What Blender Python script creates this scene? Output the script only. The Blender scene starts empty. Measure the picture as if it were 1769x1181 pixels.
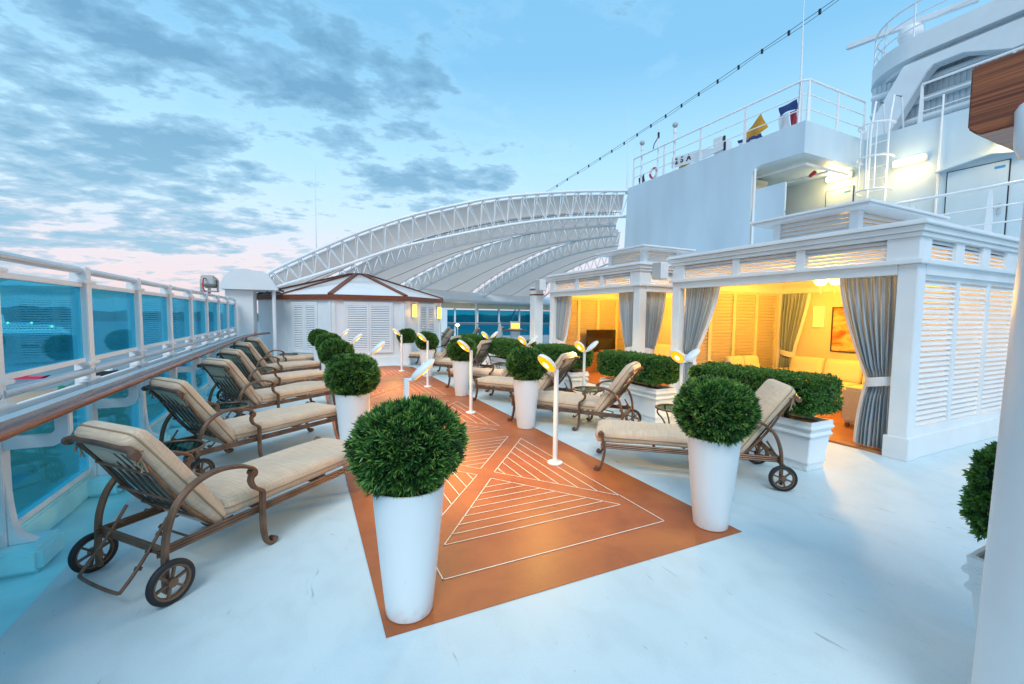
import bpy, bmesh, math, random
from mathutils import Vector, Matrix
R = random.Random(7)
sc = bpy.context.scene
COL = sc.collection
PI = math.pi
rad = math.radians

# ------------------------------------------------------------------ materials
def nodes_of(name):
    m = bpy.data.materials.new(name); m.use_nodes = True
    nt = m.node_tree
    return m, nt, nt.nodes, nt.links, nt.nodes['Principled BSDF']

def mat(name, col, rough=0.5, metal=0.0, var=0.08, scale=3.0, bump=0.0, bscale=60.0, emis=None, estr=0.0, stretch=(1, 1, 1), spec=0.5, col2=None, detail=5):
    m, nt, N, L, P = nodes_of(name)
    tc = N.new('ShaderNodeTexCoord'); mp = N.new('ShaderNodeMapping'); mp.inputs['Scale'].default_value = stretch
    L.new(tc.outputs['Object'], mp.inputs['Vector'])
    nz = N.new('ShaderNodeTexNoise'); nz.inputs['Scale'].default_value = scale; nz.inputs['Detail'].default_value = detail
    L.new(mp.outputs[0], nz.inputs['Vector'])
    rp = N.new('ShaderNodeValToRGB')
    c2 = col2 if col2 else tuple(min(1, c * (1 + var)) for c in col)
    rp.color_ramp.elements[0].position = 0.3; rp.color_ramp.elements[1].position = 0.7
    rp.color_ramp.elements[0].color = tuple(c * (1 - var) for c in col) + (1,)
    rp.color_ramp.elements[1].color = tuple(c2) + (1,)
    L.new(nz.outputs['Fac'], rp.inputs['Fac']); L.new(rp.outputs[0], P.inputs['Base Color'])
    P.inputs['Roughness'].default_value = rough; P.inputs['Metallic'].default_value = metal
    P.inputs['Specular IOR Level'].default_value = spec
    if bump:
        n2 = N.new('ShaderNodeTexNoise'); n2.inputs['Scale'].default_value = bscale; n2.inputs['Detail'].default_value = 4
        L.new(mp.outputs[0], n2.inputs['Vector'])
        b = N.new('ShaderNodeBump'); b.inputs['Strength'].default_value = bump; b.inputs['Distance'].default_value = 0.01
        L.new(n2.outputs['Fac'], b.inputs['Height']); L.new(b.outputs[0], P.inputs['Normal'])
    if emis:
        P.inputs['Emission Color'].default_value = tuple(emis) + (1,); P.inputs['Emission Strength'].default_value = estr
    return m

M = {}
M['white'] = mat('white_paint', (.76, .79, .81), .38, var=.04, scale=2, bump=.05, bscale=14)
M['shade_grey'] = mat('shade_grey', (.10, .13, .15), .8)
M['steel'] = mat('superstructure_shaded_white', (.52, .645, .73), .42, var=.11, scale=.8, stretch=(1, 1, .35), bump=.12, bscale=5)  # white paint with its bluish shade put into the base colour
M['screen_grey'] = mat('screen_paint', (.74, .80, .84), .5)
M['white_metal'] = mat('white_enamel', (.80, .82, .84), .3, var=.03)
M['pot'] = mat('pot_white', (.78, .82, .84), .32, var=.025, scale=3, bump=.05, bscale=26, stretch=(1, 1, .5))
def pot_dirt():
    nt = M['pot'].node_tree; N = nt.nodes; L = nt.links; P = N['Principled BSDF']; src = P.inputs['Base Color'].links[0].from_socket
    tc = N.new('ShaderNodeTexCoord'); sp = N.new('ShaderNodeSeparateXYZ'); L.new(tc.outputs['Object'], sp.inputs[0])
    a = N.new('ShaderNodeTexNoise'); a.inputs['Scale'].default_value = 22; a.inputs['Detail'].default_value = 6; L.new(tc.outputs['Object'], a.inputs['Vector'])
    mr = N.new('ShaderNodeMapRange'); mr.inputs['From Min'].default_value = 0; mr.inputs['From Max'].default_value = .11; mr.inputs['To Min'].default_value = .42; mr.inputs['To Max'].default_value = .0; L.new(sp.outputs[2], mr.inputs[0])
    r = N.new('ShaderNodeValToRGB'); r.color_ramp.elements[0].position = .48; r.color_ramp.elements[1].position = .72; L.new(a.outputs['Fac'], r.inputs[0])
    ml = N.new('ShaderNodeMath'); ml.operation = 'MULTIPLY'; L.new(mr.outputs[0], ml.inputs[0]); L.new(r.outputs[0], ml.inputs[1])
    v = N.new('ShaderNodeTexVoronoi'); v.inputs['Scale'].default_value = 16; L.new(tc.outputs['Object'], v.inputs['Vector'])
    vr = N.new('ShaderNodeValToRGB'); vr.color_ramp.elements[0].position = .03; vr.color_ramp.elements[0].color = (.5, .5, .5, 1); vr.color_ramp.elements[1].position = .055; vr.color_ramp.elements[1].color = (0, 0, 0, 1); L.new(v.outputs['Distance'], vr.inputs[0])
    mx = N.new('ShaderNodeMath'); mx.operation = 'MAXIMUM'; L.new(ml.outputs[0], mx.inputs[0]); L.new(vr.outputs[0], mx.inputs[1])
    m = N.new('ShaderNodeMixRGB'); m.inputs[2].default_value = (.36, .33, .29, 1); L.new(mx.outputs[0], m.inputs[0]); L.new(src, m.inputs[1]); L.new(m.outputs[0], P.inputs['Base Color'])
pot_dirt()
M['bronze'] = mat('bronze_metal', (.17, .095, .058), .36, metal=.35, var=.3, scale=9, bump=.08, bscale=90)
M['rubber'] = mat('rubber', (.012, .012, .014), .6, var=.2)
M['strap'] = mat('dark_strap', (.06, .055, .045), .6)
M['silver'] = mat('silver_tube', (.60, .63, .66), .24, metal=.45, var=.05)
M['teal_paint'] = mat('gutter_paint', (.44, .86, .94), .35, var=.12, scale=2.2, bump=.1, bscale=9)
M['soil'] = mat('soil', (.05, .032, .02), .9, var=.4, scale=30, bump=.6)
M['bark'] = mat('bark', (.12, .075, .045), .85, var=.3, scale=20, bump=.5)
M['dark'] = mat('dark_plastic', (.02, .022, .025), .4)
M['grey'] = mat('grey_plastic', (.42, .44, .43), .45)
M['red'] = mat('red_paint', (.55, .03, .05), .5)
M['screen'] = mat('tv_screen', (.012, .010, .008), .12)
M['sofa'] = mat('sofa_wicker', (.62, .52, .36), .7, var=.15, scale=70, bump=.3, bscale=120)
M['sofa_cushion'] = mat('sofa_cushion', (.70, .62, .45), .85, var=.06, bump=.2, bscale=200)
M['cab_in'] = mat('cabana_interior', (.74, .66, .48), .6, var=.03)
M['tie'] = mat('tie_white', (.78, .76, .75), .8, var=.05, bump=.2)
M['membrane_rope'] = mat('cable', (.15, .15, .16), .5)
M['quay'] = mat('quay_concrete', (.40, .27, .17), .85, var=.3, scale=.05, bump=0)
M['hill'] = mat('hill_forest', (.030, .075, .075), .9, var=.5, scale=.012, detail=9)
M['hullgrey'] = mat('hull_grey', (.20, .26, .30), .5, var=.1, scale=.05)
M['shipwhite_glow'] = mat('ship_white_glow', (.86, .88, .88), .5, var=.05, emis=(.8, 1, .95), estr=.25)  # white paint; faint emission stands in for deck lighting falling on it
M['windark'] = mat('ship_window', (.02, .035, .05), .2)
M['green'] = mat('green_paint', (.02, .25, .15), .5)
M['pink'] = mat('boat_red', (.60, .03, .10), .5)
M['yellowflag'] = mat('flag_yellow', (.70, .33, .03), .7)
M['blueflag'] = mat('flag_blue', (.03, .06, .22), .7)
M['whiteflag'] = mat('flag_white', (.75, .75, .78), .7)
M['navy'] = mat('door_blue', (.03, .05, .09), .5)
M['blue_label'] = mat('label_blue', (.03, .25, .55), .5)
M['lens_amber'] = mat('lens_amber', (.22, .08, .0), .3, emis=(1, .44, .0), estr=1.45)
M['lens_hot'] = mat('lens_hot', (1, .9, .5), .3, emis=(1, .78, .32), estr=5)
M['sconce_glow'] = mat('sconce_glow', (.9, .6, .15), .4, emis=(1, .60, .07), estr=1.6)
M['tube_glow'] = mat('tube_glow', (1, .95, .8), .4, emis=(1, .86, .52), estr=5)
M['ivory'] = mat('fixture_ivory', (.75, .72, .62), .4)
M['tablewood'] = mat('table_wood', (.28, .12, .045), .5, var=.2)

def m_deck():
    m, nt, N, L, P = nodes_of('deck_paint')
    tc = N.new('ShaderNodeTexCoord')
    def nz(s, d, dist=0, st=(1, 1, 1)):
        mp = N.new('ShaderNodeMapping'); mp.inputs['Scale'].default_value = st; L.new(tc.outputs['Object'], mp.inputs[0])
        n = N.new('ShaderNodeTexNoise'); n.inputs['Scale'].default_value = s; n.inputs['Detail'].default_value = d; n.inputs['Distortion'].default_value = dist
        L.new(mp.outputs[0], n.inputs['Vector']); return n
    a = nz(.55, 6, .6); b = nz(4.5, 9, .8, (1, .7, 1)); c = nz(46, 3)
    r1 = N.new('ShaderNodeValToRGB'); e = r1.color_ramp.elements
    e[0].position = .30; e[0].color = (.545, .675, .72, 1); e[1].position = .70; e[1].color = (.63, .745, .775, 1)
    L.new(a.outputs['Fac'], r1.inputs['Fac'])
    r2 = N.new('ShaderNodeValToRGB'); e = r2.color_ramp.elements
    e[0].position = .28; e[0].color = (.74, .75, .74, 1); e[1].position = .55; e[1].color = (1, 1, 1, 1)
    L.new(b.outputs['Fac'], r2.inputs['Fac'])
    mx = N.new('ShaderNodeMixRGB'); mx.blend_type = 'MULTIPLY'; mx.inputs[0].default_value = .28
    L.new(r1.outputs[0], mx.inputs[1]); L.new(r2.outputs[0], mx.inputs[2])
    gq = nz(120, 2); r4 = N.new('ShaderNodeValToRGB'); e = r4.color_ramp.elements; e[0].position = .22; e[0].color = (.82, .82, .80, 1); e[1].position = .42; e[1].color = (1, 1, 1, 1); L.new(gq.outputs['Fac'], r4.inputs['Fac'])
    mx0 = N.new('ShaderNodeMixRGB'); mx0.blend_type = 'MULTIPLY'; mx0.inputs[0].default_value = .8; L.new(mx.outputs[0], mx0.inputs[1]); L.new(r4.outputs[0], mx0.inputs[2]); mx = mx0
    # small scuffs
    v = nz(9, 2, 2.5, (1, .22, 1)); r3 = N.new('ShaderNodeValToRGB'); e = r3.color_ramp.elements
    e[0].position = .23; e[0].color = (.55, .54, .52, 1); e[1].position = .29; e[1].color = (1, 1, 1, 1)
    L.new(v.outputs['Fac'], r3.inputs['Fac'])
    mx2 = N.new('ShaderNodeMixRGB'); mx2.blend_type = 'MULTIPLY'; mx2.inputs[0].default_value = .8
    L.new(mx.outputs[0], mx2.inputs[1]); L.new(r3.outputs[0], mx2.inputs[2])
    L.new(mx2.outputs[0], P.inputs['Base Color'])
    rr = N.new('ShaderNodeMapRange'); rr.inputs['To Min'].default_value = .36; rr.inputs['To Max'].default_value = .62
    L.new(b.outputs['Fac'], rr.inputs[0]); L.new(rr.outputs[0], P.inputs['Roughness'])
    bp = N.new('ShaderNodeBump'); bp.inputs['Strength'].default_value = .12; bp.inputs['Distance'].default_value = .01
    L.new(c.outputs['Fac'], bp.inputs['Height']); L.new(bp.outputs[0], P.inputs['Normal'])
    return m
M['deck'] = m_deck()

def m_walk():
    m, nt, N, L, P = nodes_of('walkway_paint')
    tc = N.new('ShaderNodeTexCoord')
    a = N.new('ShaderNodeTexNoise'); a.inputs['Scale'].default_value = 2.2; a.inputs['Detail'].default_value = 10; a.inputs['Roughness'].default_value = .62; a.inputs['Distortion'].default_value = .5
    b = N.new('ShaderNodeTexNoise'); b.inputs['Scale'].default_value = 38; b.inputs['Detail'].default_value = 3
    L.new(tc.outputs['Object'], a.inputs['Vector']); L.new(tc.outputs['Object'], b.inputs['Vector'])
    r = N.new('ShaderNodeValToRGB'); e = r.color_ramp.elements
    e[0].position = .3; e[0].color = (.31, .082, .022, 1); e[1].position = .72; e[1].color = (.48, .142, .038, 1)
    L.new(a.outputs['Fac'], r.inputs['Fac']); L.new(r.outputs[0], P.inputs['Base Color'])
    rr = N.new('ShaderNodeMapRange'); rr.inputs['To Min'].default_value = .34; rr.inputs['To Max'].default_value = .58
    L.new(a.outputs['Fac'], rr.inputs[0]); L.new(rr.outputs[0], P.inputs['Roughness'])
    bp = N.new('ShaderNodeBump'); bp.inputs['Strength'].default_value = .1; bp.inputs['Distance'].default_value = .01
    L.new(b.outputs['Fac'], bp.inputs['Height']); L.new(bp.outputs[0], P.inputs['Normal'])
    return m
M['walk'] = m_walk()
M['line'] = mat('marking_white', (.78, .74, .66), .5, var=.08, scale=30)

def m_fabric():
    m, nt, N, L, P = nodes_of('cushion_fabric')
    tc = N.new('ShaderNodeTexCoord')
    def st(sx, sy, sz, s):
        mp = N.new('ShaderNodeMapping'); mp.inputs['Scale'].default_value = (sx, sy, sz); L.new(tc.outputs['Object'], mp.inputs[0])
        n = N.new('ShaderNodeTexNoise'); n.inputs['Scale'].default_value = s; n.inputs['Detail'].default_value = 3; L.new(mp.outputs[0], n.inputs['Vector']); return n
    a = st(1, .05, .05, 130); b = st(.05, 1, 1, 160); c = st(1, 1, 1, 2.5)
    ad = N.new('ShaderNodeMath'); ad.operation = 'ADD'; L.new(a.outputs['Fac'], ad.inputs[0]); L.new(b.outputs['Fac'], ad.inputs[1])
    ad2 = N.new('ShaderNodeMath'); ad2.operation = 'MULTIPLY_ADD'; L.new(c.outputs['Fac'], ad2.inputs[0]); ad2.inputs[1].default_value = .5; L.new(ad.outputs[0], ad2.inputs[2])
    r = N.new('ShaderNodeValToRGB'); e = r.color_ramp.elements
    mr = N.new('ShaderNodeMath'); mr.operation = 'MULTIPLY'; mr.inputs[1].default_value = .5; L.new(ad2.outputs[0], mr.inputs[0])
    e[0].position = .40; e[0].color = (.47, .33, .215, 1); e[1].position = .80; e[1].color = (.74, .57, .41, 1)
    L.new(mr.outputs[0], r.inputs['Fac']); L.new(r.outputs[0], P.inputs['Base Color'])
    P.inputs['Roughness'].default_value = .85
    try: P.inputs['Sheen Weight'].default_value = .2
    except Exception: pass
    bp = N.new('ShaderNodeBump'); bp.inputs['Strength'].default_value = .25; bp.inputs['Distance'].default_value = .004
    L.new(ad2.outputs[0], bp.inputs['Height']); L.new(bp.outputs[0], P.inputs['Normal'])
    return m
M['fabric'] = m_fabric()
M['piping'] = mat('piping_cord', (.33, .24, .15), .85)

def m_wood(name, c1, c2, sc_=(1, 14, 14), rough=.35):
    m, nt, N, L, P = nodes_of(name)
    tc = N.new('ShaderNodeTexCoord'); mp = N.new('ShaderNodeMapping'); mp.inputs['Scale'].default_value = sc_
    L.new(tc.outputs['Object'], mp.inputs[0])
    a = N.new('ShaderNodeTexNoise'); a.inputs['Scale'].default_value = 2.5; a.inputs['Detail'].default_value = 8; a.inputs['Distortion'].default_value = .8
    L.new(mp.outputs[0], a.inputs['Vector'])
    r = N.new('ShaderNodeValToRGB'); e = r.color_ramp.elements
    e[0].position = .35; e[0].color = c1 + (1,); e[1].position = .65; e[1].color = c2 + (1,)
    L.new(a.outputs['Fac'], r.inputs['Fac']); L.new(r.outputs[0], P.inputs['Base Color'])
    P.inputs['Roughness'].default_value = rough
    return m
M['rail_wood'] = m_wood('rail_wood', (.20, .055, .02), (.34, .11, .045), (14, 1, 14), .22)
M['fascia_wood'] = m_wood('fascia_wood', (.14, .035, .014), (.24, .07, .028), (2, 2, 30), .45)
M['panel_wood'] = m_wood('panel_wood', (.13, .030, .011), (.40, .12, .042), (30, .5, 34), .28)
M['teak'] = m_wood('cabana_teak', (.30, .10, .03), (.48, .19, .06), (16, 1, 16), .35)
M['painting'] = m_wood('painting_abstract', (.62, .10, .01), (.85, .55, .20), (1.2, 1.2, 2.2), .5)

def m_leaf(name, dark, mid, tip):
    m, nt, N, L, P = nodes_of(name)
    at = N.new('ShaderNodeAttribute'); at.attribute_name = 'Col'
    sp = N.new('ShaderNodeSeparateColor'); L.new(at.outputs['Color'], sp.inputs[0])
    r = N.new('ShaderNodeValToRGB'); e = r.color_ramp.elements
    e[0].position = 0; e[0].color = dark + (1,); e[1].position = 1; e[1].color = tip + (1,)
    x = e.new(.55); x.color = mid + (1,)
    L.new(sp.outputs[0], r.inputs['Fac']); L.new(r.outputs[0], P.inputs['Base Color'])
    P.inputs['Roughness'].default_value = .42
    tr = N.new('ShaderNodeBsdfTranslucent'); L.new(r.outputs[0], tr.inputs['Color'])
    ms = N.new('ShaderNodeMixShader'); ms.inputs[0].default_value = .36
    L.new(P.outputs[0], ms.inputs[1]); L.new(tr.outputs[0], ms.inputs[2]); L.new(ms.outputs[0], N['Material Output'].inputs['Surface'])
    return m
M['needle'] = m_leaf('needle_leaf', (.006, .030, .014), (.075, .245, .050), (.50, .66, .12))
M['boxleaf'] = m_leaf('box_leaf', (.009, .040, .011), (.075, .215, .040), (.34, .55, .09))

def m_glass(name, tint, refl=.10, haze=(.04, .52, .68), hz_=.09):
    m, nt, N, L, P = nodes_of(name)
    N.remove(P)
    t = N.new('ShaderNodeBsdfTransparent'); t.inputs['Color'].default_value = tint + (1,)
    g = N.new('ShaderNodeBsdfGlossy'); g.inputs['Roughness'].default_value = .015; g.inputs['Color'].default_value = (.36, .80, .95, 1)
    nz = N.new('ShaderNodeTexNoise'); nz.inputs['Scale'].default_value = 3; 
    bp = N.new('ShaderNodeBump'); bp.inputs['Strength'].default_value = .02; bp.inputs['Distance'].default_value = .02
    L.new(nz.outputs['Fac'], bp.inputs['Height']); L.new(bp.outputs[0], g.inputs['Normal'])
    df = N.new('ShaderNodeBsdfDiffuse'); df.inputs['Color'].default_value = haze + (1,)
    tl = N.new('ShaderNodeBsdfTranslucent'); tl.inputs['Color'].default_value = haze + (1,)
    h1 = N.new('ShaderNodeMixShader'); h1.inputs[0].default_value = .5; L.new(df.outputs[0], h1.inputs[1]); L.new(tl.outputs[0], h1.inputs[2])
    h2 = N.new('ShaderNodeMixShader'); h2.inputs[0].default_value = hz_; L.new(t.outputs[0], h2.inputs[1]); L.new(h1.outputs[0], h2.inputs[2])
    f = N.new('ShaderNodeFresnel'); f.inputs['IOR'].default_value = 1.45
    a = N.new('ShaderNodeMath'); a.operation = 'ADD'; a.use_clamp = True; a.inputs[1].default_value = refl
    a0 = N.new('ShaderNodeMath'); a0.operation = 'MULTIPLY'; a0.inputs[1].default_value = .5; L.new(f.outputs[0], a0.inputs[0])
    L.new(a0.outputs[0], a.inputs[0])
    s = N.new('ShaderNodeMixShader'); L.new(a.outputs[0], s.inputs[0]); L.new(h2.outputs[0], s.inputs[1]); L.new(g.outputs[0], s.inputs[2])
    L.new(s.outputs[0], N['Material Output'].inputs['Surface'])
    return m
M['glass'] = m_glass('teal_glass', (.30, .76, .87), .02)
M['glass2'] = m_glass('far_glass', (.10, .58, .70), .02, hz_=.12)
M['table_glass'] = m_glass('table_glass', (.62, .72, .62), .04, hz_=.0)

def m_membrane():
    m, nt, N, L, P = nodes_of('canopy_membrane')
    P.inputs['Base Color'].default_value = (.80, .73, .70, 1); P.inputs['Roughness'].default_value = .7
    tc = N.new('ShaderNodeTexCoord'); nz = N.new('ShaderNodeTexNoise'); nz.inputs['Scale'].default_value = .4; nz.inputs['Detail'].default_value = 6
    L.new(tc.outputs['Object'], nz.inputs['Vector'])
    r = N.new('ShaderNodeValToRGB'); e = r.color_ramp.elements
    e[0].position = .35; e[0].color = (.56, .49, .46, 1); e[1].position = .65; e[1].color = (.70, .62, .58, 1)
    L.new(nz.outputs['Fac'], r.inputs['Fac']); L.new(r.outputs[0], P.inputs['Base Color'])
    t = N.new('ShaderNodeBsdfTranslucent'); t.inputs['Color'].default_value = (.92, .74, .64, 1)
    s = N.new('ShaderNodeMixShader'); s.inputs[0].default_value = .5
    L.new(P.outputs[0], s.inputs[1]); L.new(t.outputs[0], s.inputs[2]); L.new(s.outputs[0], N['Material Output'].inputs['Surface'])
    return m
M['membrane'] = m_membrane()

def m_curtain():
    m, nt, N, L, P = nodes_of('curtain_stripe')
    uv = N.new('ShaderNodeUVMap'); uv.uv_map = 'UVMap'
    sx = N.new('ShaderNodeSeparateXYZ'); L.new(uv.outputs[0], sx.inputs[0])
    ml = N.new('ShaderNodeMath'); ml.operation = 'MULTIPLY'; ml.inputs[1].default_value = 14; L.new(sx.outputs[0], ml.inputs[0])
    fr = N.new('ShaderNodeMath'); fr.operation = 'FRACT'; L.new(ml.outputs[0], fr.inputs[0])
    r = N.new('ShaderNodeValToRGB'); r.color_ramp.interpolation = 'CONSTANT'
    e = r.color_ramp.elements
    e[0].position = 0; e[0].color = (.36, .46, .54, 1); e[1].position = .30; e[1].color = (.62, .64, .64, 1)
    for p, c in ((.38, (.43, .52, .60)), (.56, (.44, .48, .51)), (.66, (.29, .38, .47)), (.80, (.76, .76, .75)), (.86, (.44, .53, .60))):
        x = e.new(p); x.color = c + (1,)
    L.new(fr.outputs[0], r.inputs['Fac']); L.new(r.outputs[0], P.inputs['Base Color'])
    P.inputs['Roughness'].default_value = .85
    t = N.new('ShaderNodeBsdfTranslucent'); L.new(r.outputs[0], t.inputs['Color'])
    s = N.new('ShaderNodeMixShader'); s.inputs[0].default_value = .25
    L.new(P.outputs[0], s.inputs[1]); L.new(t.outputs[0], s.inputs[2]); L.new(s.outputs[0], N['Material Output'].inputs['Surface'])
    return m
M['curtain'] = m_curtain()

def m_sea():
    m, nt, N, L, P = nodes_of('sea_water')
    tc = N.new('ShaderNodeTexCoord')
    P.inputs['Base Color'].default_value = (.03, .10, .13, 1); P.inputs['Roughness'].default_value = .22
    n = N.new('ShaderNodeTexNoise'); n.inputs['Scale'].default_value = .22; n.inputs['Detail'].default_value = 7
    n2 = N.new('ShaderNodeTexNoise'); n2.inputs['Scale'].default_value = .012; n2.inputs['Detail'].default_value = 6
    L.new(tc.outputs['Object'], n.inputs['Vector']); L.new(tc.outputs['Object'], n2.inputs['Vector'])
    b = N.new('ShaderNodeBump'); b.inputs['Strength'].default_value = .6; b.inputs['Distance'].default_value = 1.2
    L.new(n.outputs['Fac'], b.inputs['Height']); L.new(b.outputs[0], P.inputs['Normal'])
    d = N.new('ShaderNodeBsdfDiffuse'); r = N.new('ShaderNodeValToRGB'); e = r.color_ramp.elements
    e[0].position = .35; e[0].color = (.14, .23, .27, 1); e[1].position = .65; e[1].color = (.21, .30, .34, 1)
    L.new(n2.outputs['Fac'], r.inputs['Fac']); L.new(r.outputs[0], d.inputs['Color'])
    s = N.new('ShaderNodeMixShader'); s.inputs[0].default_value = .62
    L.new(P.outputs[0], s.inputs[1]); L.new(d.outputs[0], s.inputs[2]); L.new(s.outputs[0], N['Material Output'].inputs['Surface'])
    return m
M['sea'] = m_sea()

# ------------------------------------------------------------------ mesh builder
class MB:
    def __init__(s): s.v = []; s.f = []; s.col = None; s.uv = None
    def obox(s, c, ax, ay, az, hx, hy, hz):
        c = Vector(c); ax = Vector(ax); ay = Vector(ay); az = Vector(az); b = len(s.v)
        for i in (-1, 1):
            for j in (-1, 1):
                for k in (-1, 1): s.v.append(tuple(c + ax * hx * i + ay * hy * j + az * hz * k))
        for q in ((0, 1, 3, 2), (4, 6, 7, 5), (0, 4, 5, 1), (2, 3, 7, 6), (0, 2, 6, 4), (1, 5, 7, 3)): s.f.append(tuple(b + i for i in q))
        return s
    def box(s, x0, x1, y0, y1, z0, z1):
        return s.obox(((x0 + x1) / 2, (y0 + y1) / 2, (z0 + z1) / 2), (1, 0, 0), (0, 1, 0), (0, 0, 1), abs(x1 - x0) / 2, abs(y1 - y0) / 2, abs(z1 - z0) / 2)
    def beam(s, p, q, w, h, up=(0, 0, 1)):
        p = Vector(p); q = Vector(q); d = (q - p); l = d.length; d.normalize(); u = Vector(up); sd = d.cross(u)
        if sd.length < 1e-4: sd = d.cross(Vector((1, 0, 0)))
        sd.normalize(); u = sd.cross(d)
        return s.obox((p + q) / 2, d, sd, u, l / 2, w / 2, h / 2)
    def ring(s, rings, closed_ends=True, loop=False):
        b = len(s.v); n = len(rings[0])
        for r in rings: s.v += [tuple(p) for p in r]
        m = len(rings)
        for i in range(m if loop else m - 1):
            for j in range(n):
                a, c = b + i * n, b + ((i + 1) % m) * n
                s.f.append((a + j, a + (j + 1) % n, c + (j + 1) % n, c + j))
        if closed_ends and not loop:
            s.f.append(tuple(b + j for j in range(n))[::-1]); s.f.append(tuple(b + (m - 1) * n + j for j in range(n)))
        return s
    def tube(s, pts, r, n=8, loop=False):
        pts = [Vector(p) for p in pts]; m = len(pts); rings = []; prev = None
        for i, p in enumerate(pts):
            if loop: t = pts[(i + 1) % m] - pts[i - 1]
            else: t = pts[min(i + 1, m - 1)] - pts[max(i - 1, 0)]
            t.normalize()
            if prev is None:
                a = Vector((0, 0, 1)) if abs(t.z) < .9 else Vector((1, 0, 0)); nn = (a - t * a.dot(t)).normalized()
            else:
                nn = prev - t * prev.dot(t); nn = nn.normalized() if nn.length > 1e-5 else prev
            prev = nn; bb = t.cross(nn); rr = r[i] if isinstance(r, (list, tuple)) else r
            rings.append([p + nn * (rr * math.cos(2 * PI * k / n)) + bb * (rr * math.sin(2 * PI * k / n)) for k in range(n)])
        return s.ring(rings, True, loop)
    def cyl(s, p, q, r, n=16, r2=None): return s.tube([p, q], [r, r if r2 is None else r2], n)
    def sweep(s, pts, prof, side):
        pts = [Vector(p) for p in pts]; m = len(pts); sd = Vector(side).normalized(); rings = []
        for i, p in enumerate(pts):
            t = (pts[min(i + 1, m - 1)] - pts[max(i - 1, 0)]).normalized(); n = t.cross(sd).normalized()
            rings.append([p + sd * a + n * b for a, b in prof])
        return s.ring(rings)
    def lathe(s, prof, c=(0, 0, 0), n=32, cap=True):
        c = Vector(c); rings = [[c + Vector((r * math.cos(2 * PI * k / n), r * math.sin(2 * PI * k / n), z)) for k in range(n)] for r, z in prof]
        return s.ring(rings, cap)
    def prism(s, poly, fn, d0, d1):
        b = len(s.v); n = len(poly)
        for d in (d0, d1): s.v += [tuple(fn(a, c, d)) for a, c in poly]
        s.f.append(tuple(range(b, b + n))); s.f.append(tuple(range(b + n, b + 2 * n))[::-1])
        for i in range(n): s.f.append((b + i, b + (i + 1) % n, b + n + (i + 1) % n, b + n + i))
        return s
    def grid(s, fn, nu, nv, uv=False):
        b = len(s.v)
        if uv and s.uv is None: s.uv = []
        for j in range(nv + 1):
            for i in range(nu + 1):
                s.v.append(tuple(fn(i / nu, j / nv)))
                if uv: s.uv.append((i / nu, j / nv))
        for j in range(nv):
            for i in range(nu):
                a = b + j * (nu + 1) + i; s.f.append((a, a + 1, a + nu + 2, a + nu + 1))
        return s
    def mesh(s, name, m, smooth=None, origin=None, bevel=0, recalc=True):
        me = bpy.data.meshes.new(name)
        vs = s.v if origin is None else [(x - origin[0], y - origin[1], z - origin[2]) for x, y, z in s.v]
        me.from_pydata(vs, [], s.f)
        if s.uv:
            ul = me.uv_layers.new(name='UVMap')
            for l in me.loops: ul.data[l.index].uv = s.uv[l.vertex_index]
        if s.col:
            ca = me.color_attributes.new('Col', 'FLOAT_COLOR', 'POINT'); fl = []
            for c in s.col: fl += [c, c, c, 1.0]
            ca.data.foreach_set('color', fl)
        if bevel or recalc:
            bm = bmesh.new(); bm.from_mesh(me)
            if recalc: bmesh.ops.recalc_face_normals(bm, faces=bm.faces)
            if bevel:
                es = [e for e in bm.edges if len(e.link_faces) == 2 and e.calc_face_angle(0) > .6]
                bmesh.ops.bevel(bm, geom=es, offset=bevel, segments=2, affect='EDGES', clamp_overlap=True)
            bm.to_mesh(me); bm.free()
        if smooth is None and bevel: smooth = 40
        if smooth:
            me.polygons.foreach_set('use_smooth', [True] * len(me.polygons)); me.set_sharp_from_angle(angle=rad(smooth))
        me.materials.append(m); return me

def link(name, me, parent=None):
    o = bpy.data.objects.new(name, me); COL.objects.link(o)
    if parent is not None: o.parent = parent
    return o
def thing(name, label, cat, loc=(0, 0, 0), rz=0, group=None):
    o = bpy.data.objects.new(name, None); COL.objects.link(o); o.location = loc; o.rotation_euler = (0, 0, rz)
    o.empty_display_size = .2
    return tag(o, label, cat, group)
def tag(o, label, cat, group=None):
    o['label'] = label; o['category'] = cat
    if group: o['group'] = group
    return o
def part(name, mb, m, parent, smooth=None, bevel=0, world=False):
    return link(name, mb.mesh(name, M[m] if isinstance(m, str) else m, smooth, tuple(parent.location) if world else None, bevel), parent)
def single(name, mb, m, label, cat, group=None, smooth=None, bevel=0, loc=None):
    o = link(name, mb.mesh(name, M[m] if isinstance(m, str) else m, smooth, loc, bevel))
    if loc: o.location = loc
    return tag(o, label, cat, group)
def struct(name, mb, m, smooth=None):
    o = link(name, mb.mesh(name, M[m], smooth)); o['kind'] = 'structure'; return o
KIDS = {}
def copy_tree(o, parent=None):
    c = o.copy(); COL.objects.link(c); c.parent = parent
    for ch in list(o.children):
        copy_tree(ch, c)
    return c
def place(proto, first, loc, rz, label, group):
    o = proto if first else copy_tree(proto)
    o.location = loc; o.rotation_euler = (0, 0, rz); o['label'] = label; o['group'] = group
    return o
def catmull(pts, n=6):
    out = []; P = [Vector(p) for p in pts]; P = [P[0] * 2 - P[1]] + P + [P[-1] * 2 - P[-2]]
    for i in range(1, len(P) - 2):
        for k in range(n):
            t = k / n; a, b, c, d = P[i - 1:i + 3]
            out.append(.5 * ((2 * b) + (c - a) * t + (2 * a - 5 * b + 4 * c - d) * t * t + (3 * b - a - 3 * c + d) * t ** 3))
    out.append(P[-2]); return out
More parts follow.
